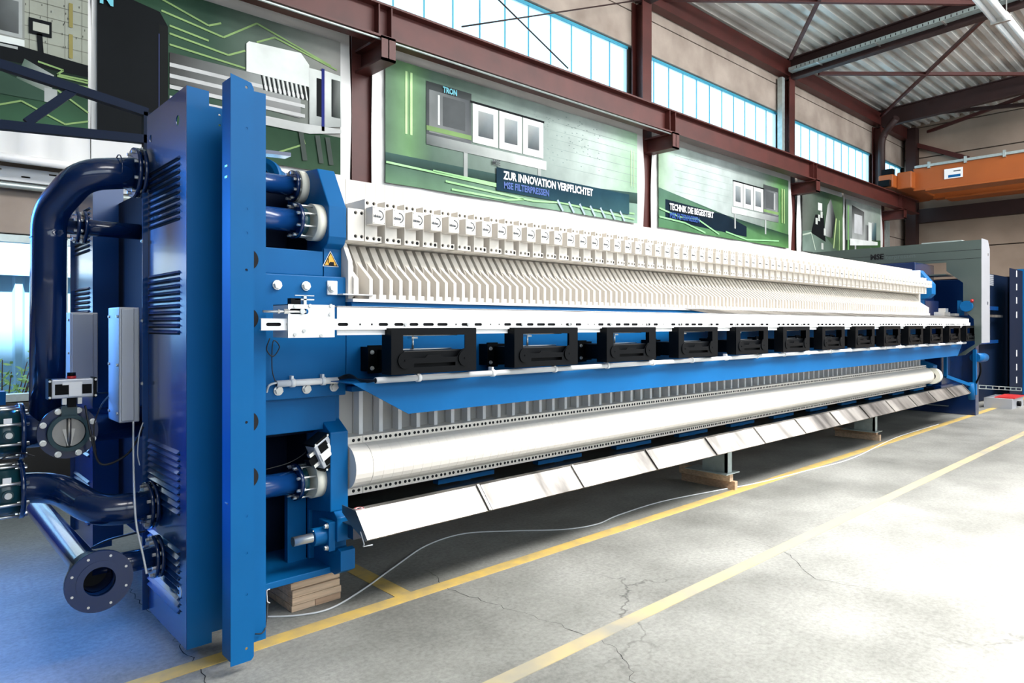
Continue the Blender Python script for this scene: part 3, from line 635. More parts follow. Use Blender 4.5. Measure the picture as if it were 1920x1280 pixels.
# wall equipment behind the pipes, left
ct = thing('wall_cable_tray', 'white perforated cable tray on the wall at the left edge', 'cable tray', (0, 7.95, 2.9))
hs = [rect(-3+k*0.22, -2.93+k*0.22, 2.99+0.05*(k % 2), 3.005+0.05*(k % 2)) for k in range(25)]
M(WHITE).sheet(rect(-4, 3.2, 2.95, 3.08), hs, 'y', 7.90, 0.004).box(-4, 3.2, 7.90, 8.02, 2.95, 2.955).build('tray', ct)
M(GALV).tube([(-4, 7.93, 2.91), (3.2, 7.93, 2.91)], 0.03, 8).build('conduit', ct)
# dark blue lattice frame at upper left
fr = thing('lattice_frame', 'dark blue steel lattice frame in front of the left banners', 'frame', P(130, 260, Y=6.0))
SQ = 0.065
NV_ = NAVY; NAVY = NAVYM
M(NAVY).bar(P(-140, 75, Y=6.0), P(276, 212, Y=6.0), SQ, SQ).build('top_chord', fr)
M(NAVY).bar(P(-140, 220, Y=6.0), P(276, 262, Y=6.0), SQ, SQ).build('bottom_chord', fr)
M(NAVY).bar(P(50, 230, Y=6.0), P(140, 168, Y=6.0), 0.05, 0.06).build('diagonal', fr)
M(NAVY).bar(P(276, 212, Y=6.0), P(276, 700, Y=6.0), SQ, SQ).build('post', fr)
NAVY = NV_

# ================================================================== FILTER PRESS FRAME
pf = thing('press_frame', 'blue welded head frame and side beam of the filter press', 'machine frame', (1.87, 4.6, 0.2))
# head plate: octagonal ears (front edge Y 3.46), mirrored at the far side
def hp(yc=4.60):
    near = [(3.72, 0.235), (3.72, 0.52), (3.46, 0.56), (3.46, 1.0), (3.56, 1.06), (3.56, 2.02), (3.50, 2.05), (3.48, 2.09), (3.48, 2.26), (3.62, 2.49), (3.80, 2.50)]
    return near+[(2*yc-y, z) for y, z in reversed(near)]
M(BLUE).prism(hp(), 'x', 1.82, 1.93).build('head_plate', pf, bevel=0.006)
M(BLUE).box(1.25, 1.82, 3.545, 3.66, 1.87, 2.01).build('upper_block', pf, bevel=0.005); M(BLUE).box(1.25, 1.93, 3.60, 3.66, 1.2, 1.87).build('head_web', pf); M(BLUE).box(1.25, 1.90, 3.545, 3.66, 1.01, 1.20).build('lower_block', pf, bevel=0.005)
M(BLUE).box(1.25, 1.93, 3.52, 5.7, 0.20, 0.235).build('base_plate', pf, bevel=0.004)
M(NAVYM).box(1.25, 1.29, 3.62, 5.6, 0.235, 2.4).build('end_web', pf)  # web toned near-black to stand in for shade in the void
M(NAVYM).box(1.29, 1.82, 4.0, 4.04, 0.235, 2.4).box(1.29, 1.82, 3.66, 4.0, 0.98, 1.0).build('void_shade_panel', pf)  # dark sheets added so the head frame void looks deep in shade
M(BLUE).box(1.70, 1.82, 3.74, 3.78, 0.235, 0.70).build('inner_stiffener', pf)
M(NAVYM).box(1.812, 1.819, 3.74, 4.0, 0.24, 2.3).build('void_shade_lining', pf)  # added dark sheet, shade on the inner side of the head plate
# side beam with bolted end plate
sb = thing('side_beam', 'blue side beam between the head frame and the far end behind the brackets', 'beam', (7.0, 3.5, 1.22))
for_beam = sb
M(BLUE).box(1.94, 12.05, 3.50, 3.60, 1.25, 1.70).box(1.94, 12.05, 3.44, 3.60, 1.70, 1.728).box(1.94, 12.05, 3.44, 3.6, 1.22, 1.25).build('web', sb, bevel=0.004)
M(WHITE).box(1.94, 12.05, 3.425, 3.60, 1.728, 1.745).build('slide_rail', sb)
M(BLUE).box(1.28, 1.935, 3.495, 3.545, 1.20, 1.868).build('beam_end_plate', pf, bevel=0.006)
M(BLUE).box(1.94, 12.05, 5.60, 5.75, 1.25, 1.72).build('far_side_beam', label='blue far side beam hidden behind the plate pack', cat='beam')
bm_ = bolt(M(ZINC), (0,0,0), (0,-1,0), 0.021, 0.024).mesh('bolt')
for px, py in ((519, 534), (573, 536), (521, 732), (574, 729), (625, 725)): piece('bolt', bm_, pf, P(px, py, Y=3.495))
q0, q1 = P(613, 526, Y=3.49), P(632, 553, Y=3.49)
br = M(WHITE).box(q0.x, q1.x, 3.484, 3.495, q1.z, q0.z).build('white_bracket', pf, bevel=0.003); piece('bolt', bm_, pf, (P(622, 539, Y=3.484)))
M(WHITE).box(q1.x, q1.x+0.20, 3.42, 3.49, q1.z, q1.z+0.006).build('bracket_arm', pf)
# lower bearing lug, shaft and hook
M(BLUE).prism([(3.72, 0.56), (3.46, 0.56), (3.42, 0.53), (3.42, 0.40), (3.72, 0.40)], 'x', 1.84, 1.94).build('bearing_lug', pf, bevel=0.004)
M(BLUE).prism([(3.72, 0.40), (3.50, 0.40), (3.50, 0.345), (3.47, 0.325), (3.45, 0.345), (3.43, 0.36), (3.40, 0.35), (3.40, 0.24), (3.47, 0.205), (3.72, 0.235)], 'x', 1.85, 1.94).build('hook', pf, bevel=0.003)
c0 = P(585, 1003, Y=3.52)
M(ZINC).cyl((1.62, 3.50, 0.43), (2.02, 3.50, 0.43), 0.026, 20).build('shaft', pf)
M(BLUE).cyl((1.73, 3.50, 0.43), (1.84, 3.50, 0.43), 0.048, 24).box(1.80, 1.84, 3.44, 3.56, 0.35, 0.51).build('bearing', pf, bevel=0.003)
for yy, zz in ((3.455, 0.49), (3.455, 0.37)): bolt(M(ZINC), (1.80, yy, zz), (-1,0,0), 0.012, 0.02).build('bolt', pf)
# warning sticker
q = P(620, 489, Y=3.54)
tri = [P(620, 472, Y=3.54), P(607, 497.5, Y=3.54), P(634, 499.5, Y=3.54)]
c_ = sum(tri, Vector())/3
stk = M(WHITE); fy = 3.4765
for k, (s, m_) in enumerate(((1.12, WHITE), (1.0, HOLE), (0.82, YSTK))):
    stk.use(m_); pts = [c_+(p-c_)*s for p in tri]; stk.add([(p.x, 3.5435-0.0012*k-0.0, p.z) for p in pts], [(0,1,2)])
stk.use(HOLE); hx, hz = c_.x, c_.z
stk.box(hx-0.012, hx+0.018, 3.538, 3.5405, hz-0.022, hz-0.010).box(hx-0.006, hx+0.018, 3.538, 3.5405, hz-0.010, hz-0.004).box(hx-0.018, hx-0.014, 3.538, 3.5405, hz-0.01, hz+0.015)
st_o = stk.build('warning_sticker', pf, label='yellow triangular hand crushing warning sticker')
# sticker is seated on a face plate flush with the sticker plane
M(BLUE).box(1.825, 1.932, 3.545, 3.60, 1.87, 2.06).build('corner_face', pf)
# far (moving) head with ears
mv = thing('moving_head', 'blue moving head plate at the far end of the white plate pack', 'machine frame', (12.5, 4.6, 0.6))
near = [(3.80, 0.60), (3.50, 0.62), (3.42, 0.70), (3.42, 0.95), (3.60, 1.02), (3.60, 2.00), (3.50, 2.02), (3.44, 2.08), (3.44, 2.24), (3.62, 2.47), (3.9, 2.48)]
M(BLUE).prism(near+[(9.2-y, z) for y, z in reversed(near)], 'x', 12.18, 12.38).build('head_plate', mv, bevel=0.006)
M(PP).box(12.10, 12.18, 3.60, 5.6, 0.62, 2.46).build('end_plate', mv)
M(RING).ring((12.09, 3.42, 0.79), (1,0,0), 0.06, 0.125, 0.12).build('port_ring', mv)
M(HOLE).cyl((12.11, 3.42, 0.79), (12.2, 3.42, 0.79), 0.06, 20).build('port_hole', mv)

# ================================================================== FILTER PLATES
PIT = 0.068; X0 = 2.048
BR = 0.12; ZC = 0.79
arc = [(3.50-BR*math.cos(t)*1.0, ZC+0.125*math.sin(t)) for t in [math.pi/2-math.pi*i/14 for i in range(15)]]
port_poly = [(3.63, 0.955), (3.50, 0.955)]+arc+[(3.50, 0.622), (3.63, 0.622)]
def emblem():
    b = M(LEDP); cx, cz, r = 0.050, 2.226, 0.030; y = 3.4042
    for i in range(9):
        a0 = math.radians(-80+i*20); a1 = a0+math.radians(20)
        b.add([(cx+r*math.cos(a0), y, cz+r*math.sin(a0)), (cx+r*math.cos(a1), y, cz+r*math.sin(a1)), (cx+(r-0.0065)*math.cos(a1), y, cz+(r-0.0065)*math.sin(a1)), (cx+(r-0.0065)*math.cos(a0), y, cz+(r-0.0065)*math.sin(a0))], [(0,1,2,3)])
    b.text('klinkau', 0.021, lambda v: (0.012+v.x*0.85, y, 2.214+v.y), bold=0.0011)
    for px_, pz in ((0.014, 2.266), (0.082, 2.266), (0.014, 2.183), (0.082, 2.183)): b.add([(px_+0.003*math.cos(a), y, pz+0.003*math.sin(a)) for a in (0, 1.26, 2.5, 3.77, 5.03)], [(0,1,2,3,4)])
    return b
def holes_disc(b, pts, y, r=0.011):
    b.use(HOLE)
    for x, z in pts: b.cyl((x, y, z), (x, y+0.004, z), r, 12)
def make_plate(kind, loc, label):
    t = thing('filter_plate', label, 'filter plate', (0, 4.6, 0.62))
    b = M(PPG if kind == 'B' else PPG).box(0.0, 0.066, 3.62, 3.70, 0.955, 1.74); b.use(PP).box(0.0, 0.0665, 3.70, 5.58, 0.64, 1.74).box(0.0, 0.0665, 3.95, 5.58, 1.74, 2.07).box(0.0, 0.0665, 3.70, 5.58, 2.07, 2.475)
    b.build('panel', t)
    M(PP).prism([(3.95, 1.75), (3.58, 1.765), (3.58, 1.942), (3.67, 2.07), (3.95, 2.07)], 'x', 0.004, 0.046).build('shoulder', t)
    M(PP).prism([(3.62, 1.985), (3.45, 1.862), (3.45, 1.765), (3.62, 1.765)], 'x', 0.012, 0.034).box(0.004, 0.05, 3.44, 3.6, 1.7455, 1.772).build('hanger_arm', t)
    b = M(PP).prism(port_poly, 'x', 0.0, 0.067, smooth=False); b.use(HOLE)
    for x in (0.019, 0.048):
        for z_ in (0.644, 0.934): b.cyl((x, 3.4985, z_), (x, 3.51, z_), 0.0095, 10)
    b.build('lower_port', t)
    if kind == 'A':
        M(WHITE).box(0.008, 0.034, 3.56, 3.62, 0.955, 1.72).build('edge_strip', t)
        hl = [(0.017, 2.304), (0.060, 2.304), (0.017, 2.100), (0.060, 2.100)]
        b = M(PP).sheet(rect(0, 0.082, 2.08, 2.325), [circ(x, z_, 0.0105, 12) for x, z_ in hl], 'y', 3.49, 0.02).box(0, 0.082, 3.50, 3.70, 2.08, 2.325)
        holes_disc(b, hl, 3.496, 0.012); b.build('port_lug', t)
        c = M(PP).box(0.006, 0.090, 3.405, 3.48, 2.175, 2.275).build('cap', t, bevel=0.003); emblem().build('emblem', c)
    else:
        b = M(PP).box(0.015, 0.066, 3.585, 3.70, 2.08, 2.262)
        for z0_ in (2.082, 2.225): b.use(PP).box(0.016, 0.054, 3.497, 3.59, z0_, z0_+0.036).use(HOLE).cyl((0.036, 3.4955, z0_+0.018), (0.036, 3.4975, z0_+0.018), 0.0105, 12)
        b.build('port_lug', t)
    t.location = Vector(loc)+Vector((0, 4.6, 0.62)); return t
def ordn(n): 
    w_ = {1:'first',2:'second',3:'third',4:'fourth',5:'fifth',6:'sixth',7:'seventh',8:'eighth',9:'ninth',10:'tenth',11:'eleventh',12:'twelfth',13:'thirteenth',14:'fourteenth',15:'fifteenth',16:'sixteenth',17:'seventeenth',18:'eighteenth',19:'nineteenth',20:'twentieth'}
    t_ = {2:'twenty',3:'thirty',4:'forty',5:'fifty',6:'sixty',7:'seventy'}
    if n <= 20: return w_[n]
    if n % 10 == 0: return {3:'thirtieth',4:'fortieth',5:'fiftieth',6:'sixtieth',7:'seventieth'}[n//10]
    return t_[n//10]+'-'+w_[n % 10]
LA = 'white filter plate with square emblem cap, %s capped plate from the blue head'
LB = 'plain-lugged white filter plate directly behind the %s capped plate from the blue head'
NP = 148
pa = make_plate('A', (X0, 0, 0), LA % 'first'); pb = make_plate('B', (X0+PIT, 0, 0), LB % 'first')
pa['group'] = 'capped filter plates'; pb['group'] = 'plain-lugged filter plates'
for i in range(2, NP):
    src, lab = (pa, LA) if i % 2 == 0 else (pb, LB)
    copy_tree(src, (X0+PIT*i, 4.6, 0.62), lab % ordn(i//2+1))
# end plate next to the head
ep = thing('end_filter_plate', 'white uncapped end plate touching the blue head frame', 'filter plate', (1.99, 4.6, 0.62))
M(PPG).box(1.935, 2.045, 3.62, 3.70, 0.955, 1.74).use(PP).box(1.935, 2.045, 3.70, 5.58, 0.64, 2.475).prism([(3.70, 1.747), (3.47, 1.747), (3.47, 1.96), (3.54, 2.07), (3.70, 2.07)], 'x', 1.935, 1.962).build('panel', ep)
hl = [(1.988, 2.24), (2.028, 2.24), (1.988, 2.105), (2.028, 2.105)]
b = M(PP).sheet(rect(1.938, 2.042, 2.08, 2.262), [circ(x, z_, 0.0105, 12) for x, z_ in hl], 'y', 3.49, 0.02).box(1.938, 2.042, 3.50, 3.70, 2.08, 2.262)
holes_disc(b, hl, 3.496, 0.012); b.build('port_lug', ep)
M(PP).prism([(3.70, 1.74), (3.58, 1.76), (3.58, 1.942), (3.66, 2.07), (3.70, 2.07)], 'x', 1.945, 2.03).build('shoulder', ep)
M(PP).prism([(3.62, 1.985), (3.45, 1.862), (3.45, 1.765), (3.62, 1.765)], 'x', 1.96, 1.99).build('hanger_arm', ep)
b = M(PP).prism(port_poly, 'x', 1.936, 2.045); b.use(HOLE)
for x in (1.985, 2.02):
    for z_ in (0.644, 0.934): b.cyl((x, 3.4985, z_), (x, 3.51, z_), 0.0095, 10)
b.build('lower_port', ep)

# ================================================================== GUIDE RAIL, BRACKETS, CONDUIT, APRON
gr = thing('guide_rail', 'white slotted guide rail running along the plate pack at eye level', 'rail', (7, 3.16, 1.53))
M(WHITE).box(1.70, 13.1, 3.16, 3.166, 1.545, 1.692).box(1.70, 13.1, 3.16, 3.28, 1.688, 1.694).build('cover_strip', gr)
hs = []; x = 1.36
pat = [0.075, 0.075, 0.0, 0.06, 0.06, 0.0, 0.0, 0.06, 0.06, 0.06]
k = 0
while x < 12.9:
    w_ = pat[k % len(pat)]
    if w_: hs.append(slot(x, 1.600, w_, 0.017, 4))
    else: hs.append(circ(x, 1.600, 0.006, 8))
    x += 0.098 if w_ else 0.07; k += 1
M(WHITE).sheet(rect(1.30, 13.1, 1.572, 1.628), hs, 'y', 3.145, 0.004).box(1.30, 13.1, 3.145, 3.16, 1.572, 1.575).box(1.30, 13.1, 3.145, 3.16, 1.625, 1.628).build('slotted_channel', gr)
M(HOLE).box(1.32, 13.05, 3.154, 3.158, 1.582, 1.618).build('channel_back', gr)
q0, q1 = P(540, 570, Y=3.13), P(627, 632, Y=3.13)
bx = M(WHITE).sheet(rect(q0.x, q1.x, q1.z, q0.z), [slot(q0.x+0.055, 1.663, 0.10, 0.026, 5)], 'y', 3.130, 0.004).box(q0.x, q0.x+0.004, 3.13, 3.30, q1.z, q0.z).box(q0.x, q1.x, 3.13, 3.30, q0.z-0.004, q0.z).build('end_bracket', gr)
M(HOLE).box(q0.x+0.005, q0.x+0.125, 3.20, 3.21, 1.645, 1.68).build('bracket_recess', gr)
M(ZINC).cyl((1.30, 3.125, 1.661), (q0.x+0.09, 3.125, 1.661), 0.006, 8).cyl((1.40, 3.125, 1.661), (1.425, 3.125, 1.661), 0.013, 6).cyl((q0.x+0.07, 3.13, 1.663), (q0.x+0.07, 3.118, 1.663), 0.013, 16).cyl((1.37, 3.125, 1.661), (1.38, 3.125, 1.661), 0.011, 6).build('tension_screw', gr)
zt = q0.z
M(ZINC).box(q0.x+0.04, q0.x+0.14, 3.14, 3.15, zt+0.042, zt+0.046).box(q0.x+0.04, q0.x+0.14, 3.14, 3.17, zt+0.022, zt+0.028).box(q0.x+0.085, q0.x+0.10, 3.14, 3.17, zt, zt+0.044).build('limit_switch', gr)
M(BLACK).box(q0.x+0.02, q0.x+0.07, 3.14, 3.18, zt, zt+0.03).build('switch_body', gr)
ibm = M(ZINC).cyl((0,0,0), (0,-0.006,0), 0.009, 12).mesh('bolt'); 
for k in range(26): piece('bolt', ibm, gr, (1.66+k*0.44, 3.142, 1.60+ (0.0)))
for px, py in ((553, 574), (581, 573), (620, 573), (553, 627), (570, 620), (602, 629), (619, 589)): piece('bolt', ibm, gr, P(px, py, Y=3.128))
M(STEEL).prism([(3.16, 1.694), (3.40, 1.735), (3.40, 1.741), (3.16, 1.70)], 'x', 5.2, 13.1).build('cover_flap', gr, label='brushed steel sloping flap along the far half')

# black bracket frames
BW, BY = 0.585, 3.10
def make_bracket(x, lab):
    t = thing('drive_bracket', lab, 'bracket', (x, 3.3, 1.33), 'black drive brackets under the rail')
    z0, z1 = 1.331, 1.580
    win = [(x+0.075, z0+0.115), (x+0.10, z0+0.115), (x+0.145, z0+0.085), (x+0.22, z0+0.085), (x+0.235, z0+0.10), (x+0.33, z0+0.10), (x+0.345, z0+0.085), (x+0.44, z0+0.085), (x+0.485, z0+0.13), (x+0.50, z0+0.13), (x+0.50, z0+0.21), (x+0.075, z0+0.21)]
    sl_ = rect(x+0.145, x+0.43, z0+0.035, z0+0.055)
    M(BLACK).sheet(rect(x, x+BW, z0, z1), [win, sl_], 'y', BY, 0.005).build('front_frame', t)
    M(BLACK).box(x, x+0.004, BY, BY+0.09, z0, z1).box(x+BW-0.004, x+BW, BY, BY+0.09, z0, z1).box(x, x+BW, BY, BY+0.09, z1-0.004, z1).build('side_flange', t)
    for cx_ in (x+0.085, x+0.495): M(BLACK).ring((cx_, BY-0.010, z0+0.075), (0,1,0), 0.0, 0.045, 0.008, 24).cyl((cx_, BY-0.014, z0+0.075), (cx_, BY, z0+0.075), 0.006, 8).build('pivot_disc', t)
    M(BLACK).box(x+0.10, x+BW-0.07, 3.13, 3.42, z0+0.015, z0+0.125).build('gear_housing', t, bevel=0.006)
    M(ZINC).box(x+0.03, x+0.48, 3.20, 3.206, z0+0.128, z0+0.133).box(x+0.06, x+0.50, 3.17, 3.176, z0+0.205, z0+0.211).cyl((x+0.20, 3.19, z0+0.13), (x+0.20, 3.19, z0+0.205), 0.006, 8).box(x+0.18, x+0.22, 3.17, 3.21, z0+0.19, z0+0.20).build('tie_bar', t)
    M(BLACK).box(x+0.05, x+0.20, 3.41, 3.50, z0+0.0, z0+0.14).box(x+0.04, x+0.13, 3.40, 3.41, z0-0.01, z0+0.15).build('mounting_block', t)
    for zz in (z0+0.02, z0+0.11): bolt(M(ZINC), (x+0.065, 3.40, zz), (0,-1,0), 0.010, 0.012).build('bolt', t)
    return t
bx0 = 0.6392*BY
BL = 'black windowed drive bracket under the rail, %s from the blue head'
br0 = make_bracket(bx0, BL % 'first')
for k in range(1, 13): copy_tree(br0, (bx0+0.2875*BY*k, 3.3, 1.33), BL % ordn(k+1))

# white conduit tubes
def conduit(x0, x1, y, z, lab, r=0.017, n=0):
    t = thing('cable_conduit', lab, 'conduit', ((x0+x1)/2, y, z-r))
    M(WHITE).cyl((x0, y, z), (x1, y, z), r, 16).build('tube', t)
    me = M(WHITE).ring((-0.012, y, z), (1,0,0), r, r+0.005, 0.024, 16).box(-0.006, 0.006, y-0.004, y+0.03, z+r, z+r+0.02).mesh('clip')
    for k in range(n): piece('clip', me, t, (x0+(x1-x0)*(k+0.5)/n, 0, 0))
    M(HOLE).cyl((x0-0.001, y, z), (x0+0.01, y, z), r*0.8, 12).build('mouth', t)
q0, q1 = P(518, 717, Y=3.47), P(633, 712, Y=3.47)
conduit(q0.x, q1.x, 3.47, 1.288, 'short white conduit tube clipped to the blue head frame', 0.018, 2)
q0 = P(704, 712, Y=3.16)
conduit(q0.x, 12.9, 3.16, 1.302, 'long white conduit tube below the black brackets', 0.017, 20)
cb = thing('cable_bundle', 'black and pale cables bridging the two white conduit tubes', 'cable', P(660, 715, Y=3.38))
for k in range(3):
    M(CABB).tube(spline([P(630, 711, Y=3.47), P(655, 708-k*3, Y=3.40), P(680, 712+k*2, Y=3.25), P(706, 713, Y=3.16)]), 0.005, 6).build('cable', cb)
M(CABW).tube(spline([P(500, 735, Y=3.46), P(505, 722, Y=3.44), P(520, 717, Y=3.47)]), 0.006, 6).build('cable', cb)
M(CABB).tube(spline([P(506, 634, Y=3.47), P(500, 655, Y=3.46), P(512, 668, Y=3.46), P(524, 650, Y=3.47), P(512, 640, Y=3.47), P(510, 690, Y=3.46), P(516, 715, Y=3.46)]), 0.003, 6).build('sensor_cable', label='thin black sensor cable looped on the blue beam end plate', cat='cable')

# blue apron panel with chamfered left end
z_t, z_b = 1.288, 1.098
ap = [(P(660, 715, Y=3.22).x, z_t), (P(765, 771, Y=3.22).x, z_b), (12.7, z_b), (12.95, z_t)]
aob = M(BLUE).sheet(ap, [], 'y', 3.22, 0.006).box(ap[0][0], 12.95, 3.22, 3.50, z_t-0.004, z_t).build('apron_panel', label='long blue deflector panel with chamfered left end under the brackets', cat='panel')

# ================================================================== DRIP TRAY, SUPPORTS
dt = thing('drip_tray', 'long stainless drip tray hanging under the white plate pack', 'tray', (7.5, 3.6, 0.45))
TX0, TX1 = 1.873, 13.16
DARKT = mat('dark_wet_tray', (0.018, 0.026, 0.028), 0.3, noise=0.5, nscale=8)
M(DARKT).box(TX0, TX1, 3.27, 5.6, 0.50, 0.506).build('tray_bed', dt)
nseg = 13; sw = (TX1-TX0)/nseg
def apseg(u0, u1): 
    b = M(STEEL); yu, zu, yl, zl = 3.27, 0.598, 3.15, 0.468
    b.add([(u0, yu, zu), (u1, yu, zu), (u1, yl, zl), (u0, yl, zl), (u0, yu+0.05, zu+0.0), (u1, yu+0.05, zu), (u0, yl+0.02, zl-0.012), (u1, yl+0.02, zl-0.012)], [(0,1,2,3), (4,5,1,0), (3,2,7,6)])
    b.prism([(yu, zu+0.001), (yl, zl+0.001), (yl-0.009, zl+0.007), (yu-0.009, zu+0.010)], 'x', u1-0.030, u1-0.012)
    return b
me = apseg(0, sw-0.004).mesh('apron_plate')
for k in range(nseg): piece('apron_plate', me, dt, (TX0+k*sw, 0, 0))
M(STEEL).prism([(3.27, 0.598), (3.15, 0.468), (3.17, 0.455), (3.30, 0.50), (3.42, 0.56), (3.42, 0.60)], 'x', TX0-0.004, TX0).build('end_cheek', dt)
M(CABW).tube(fillet([(TX0-0.01, 3.21, 0.50), (TX0-0.01, 3.17, 0.44), (TX0-0.01, 3.19, 0.425), (TX0+0.04, 3.17, 0.43)], 0.02), 0.003, 6).build('wire_clip', dt)
stk = M(WHITE); c_ = P(688, 957.5, Z=0.602)
stk.cyl((c_.x, 3.295, 0.599), (c_.x, 3.295, 0.6005), 0.028, 20).use(RED).ring((c_.x, 3.295, 0.6005), (0,0,1), 0.021, 0.026, 0.0008, 20).use(HOLE).box(c_.x-0.012, c_.x+0.012, 3.285, 3.305, 0.6005, 0.6012)
stk.build('prohibition_sticker', dt, label='round red and white prohibition sticker')
M(NAVY).box(TX0+0.02, TX1, 3.34, 3.40, 0.42, 0.50).build('tray_frame', dt)
fr = M(BLUE)
for k in range(11): fr.bar((3.0+k*0.95, 3.75, 0.51), (3.0+k*0.95, 3.75, 0.66), 0.10, 0.02).box(2.75+k*0.95, 3.25+k*0.95, 3.72, 3.78, 0.52, 0.55)
fr.build('lower_bracket', dt, kind='stuff')
# plastic granules on the tray
g = M(PP)
for _ in range(150):
    x = random.choice([random.gauss(2.6, 0.3), random.uniform(2.2, 12)]); y = random.uniform(3.32, 3.55); r = random.uniform(0.0015, 0.0035)
    g.box(x-r, x+r, y-r, y+r, 0.506, 0.506+2*r)
g.build('plastic_granules', label='white plastic granules scattered on the dark tray bed', cat='granules', kind='stuff')
# supports under the tray
def timber(x0, x1, y0, y1, z0, z1, lab, n=1):
    t = M(random.choice((WOOD, WOODD))).box(x0, x1, y0, y1, z0, z1).build('timber_block', label=lab, cat='timber', bevel=0.003); return t
for j, (px, py, lab) in enumerate(((1383, 918, 'nearest tray leg at mid machine'), (1652, 826, 'second tray leg'), (1783, 773, 'third tray leg near the grey gantry'))):
    q = P(px, py, Z=0); x, y = q.x, q.y
    s = thing('tray_support', 'galvanised '+lab, 'support', (x-0.05, y+0.2, 0.08))
    zb = 0.17 if j == 0 else 0.13
    M(GALV).box(x-0.14, x-0.135+0.08, y+0.03, y+0.06, zb, 0.46).box(x-0.14, x-0.13, y+0.03, y+0.30, zb, 0.46).build('post', s)
    M(GALV).box(x-0.22, x+0.02, y-0.01, y+0.45, zb, zb+0.008).build('foot_plate', s)
    timber(x-0.05, x, y, y+0.6, 0, 0.085, 'lower timber block under the '+lab)
    timber(x-0.09, x-0.03, y+0.03, y+0.6, 0.085, zb, 'upper timber block under the '+lab)
# stack of timbers under the head frame
a_ = P(545, 1148, Z=0); x0, y0 = 1.665, 3.60
lays = [(0, 0.040, 0.0, 0.14), (0, 0.040, 0.142, 0.30), (0.040, 0.082, 0.0, 0.30), (0.082, 0.124, 0.0, 0.29), (0.124, 0.162, -0.004, 0.295), (0.162, 0.20, 0.005, 0.298)]
lb = ['lowest left board of the timber stack under the blue head frame', 'lowest right board of the timber stack under the blue head frame', 'second board of the timber stack under the blue head frame',
      'third board of the timber stack under the blue head frame', 'fourth board of the timber stack under the blue head frame', 'topmost board of the timber stack under the blue head frame']
for (za, zb, xa, xb), l_ in zip(lays, lb): timber(x0+xa, x0+xb, y0+random.uniform(0, 0.014), y0+0.8, za+0.0012, zb-0.0012, l_)
timber(1.5, 1.8, 5.2, 5.7, 0, 0.2, 'timber block under the far side of the blue head frame')

# ================================================================== COVERS AND POST AT THE HEAD
def cover(y0, y1, lab, front=True):
    t = thing('head_cover', lab, 'machine cover', (1.15, (y0+y1)/2, 0.05))
    z0, z1, xf = 0.05, 2.738, 1.063
    hs = [circ(y0+0.13, 2.60, 0.026, 12), circ(y1-0.05, 2.60, 0.022, 12)] 
    M(COVER).sheet([(y0, z0), (y1, z0), (y1, z1), (y0, z1)], hs, 'x', xf, 0.004).build('louvred_side', t)
    M(BLUE if front else COVER).sheet([(xf, z0), (1.178, z0), (1.178, z0+0.05), (1.25, z0+0.05), (1.25, z1-0.075), (1.243, z1-0.075), (1.165, z1-0.075), (1.165, z1-0.005), (xf, z1)], [circ(1.215, z1-0.11, 0.006, 8), circ(1.215, z1-0.16, 0.006, 8)], 'y', y0, 0.004).build('front_sheet', t)
    M(COVER).box(xf-0.002, xf+0.004, y1, y1+0.02, z0, z1).box(xf-0.03, xf, y1, y1+0.004, z0, z1-0.25).build('rear_lip', t)
    lv = M(COVER).prism([(-0.014, -0.010), (0.0, 0.004), (0.0, -0.010)], 'y', y0+0.10, y1-0.03)
    me = lv.mesh('louvre'); dk = M(HOLE).box(-0.003, -0.0021, y0+0.10, y1-0.03, -0.019, -0.010).mesh('louvre_gap')
    for zc in (2.42, 1.86, 0.98, 0.50):
        for k in range(10):
            o = piece('louvre', me, t, (xf-0.002, 0, zc-k*0.0325+0.0)); piece('gap', dk, o, (0, 0, 0)).location = (0, 0, 0)
    if front:
        M(LEDP).text('MSE', 0.062, lambda v: (xf-0.003, y1-0.08-v.x, 2.15+v.y), bold=0.002).text('FILTERPRESSEN', 0.036, lambda v: (xf-0.003, y1-0.25-v.x, 2.165+v.y)).build('lettering', t)
        M(ZINC).cyl((xf-0.004, y0+0.10, 0.30), (xf, y0+0.10, 0.30), 0.03, 20).build('earth_sticker', t)
        for zz in (0.35, 1.28, 1.62, 2.05, 2.55): bolt(M(ZINC), (xf-0.03, y1-0.004, zz), (-1,0,0), 0.008, 0.008).build('bolt', t)
    return t
cover(3.442, 4.08, 'tall dark blue louvred cover standing nearest the camera')
cover(5.42, 6.02, 'far blue louvred cover behind the valve pipes', False)
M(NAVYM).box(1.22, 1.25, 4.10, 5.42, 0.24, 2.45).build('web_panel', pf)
# light curtain post
lp = thing('light_curtain_post', 'tall bright blue light curtain post in front of the louvred cover', 'post', (1.25, 3.2, 0.05))
hs = [circ(1.228, z_, 0.007, 8) for z_ in (2.69, 2.50, 2.13, 2.02, 1.85, 1.15, 0.72, 0.55, 0.36, 0.11)]
M(BLUE).sheet([(1.156, 0.05), (1.25, 0.05), (1.262, 0.065), (1.262, 2.69), (1.25, 2.715), (1.156, 2.737)], hs, 'y', 3.137, 0.004).build('front_profile', lp)
M(BLUE).box(1.156, 1.160, 3.137, 3.24, 0.07, 2.72).build('side_profile', lp)
M(BLUE).box(1.20, 1.362, 3.238, 3.242, 0.08, 2.715).box(1.358, 1.362, 3.24, 3.44, 0.08, 2.70).build('rear_profile', lp)
M(ZINC).box(1.153, 1.157, 3.17, 3.20, 2.32, 2.33).box(1.153, 1.157, 3.17, 3.20, 2.27, 2.28).box(1.153, 1.157, 3.17, 3.20, 0.78, 0.785).build('slot_light', lp)
me = M(HOLE).cyl((0, 3.233, 0), (0, 3.24, 0), 0.052, 28).mesh('grommet')
for py in (487, 597, 790, 893): piece('grommet', me, lp, (1.272, 0, P(480, py, Y=3.235).z))
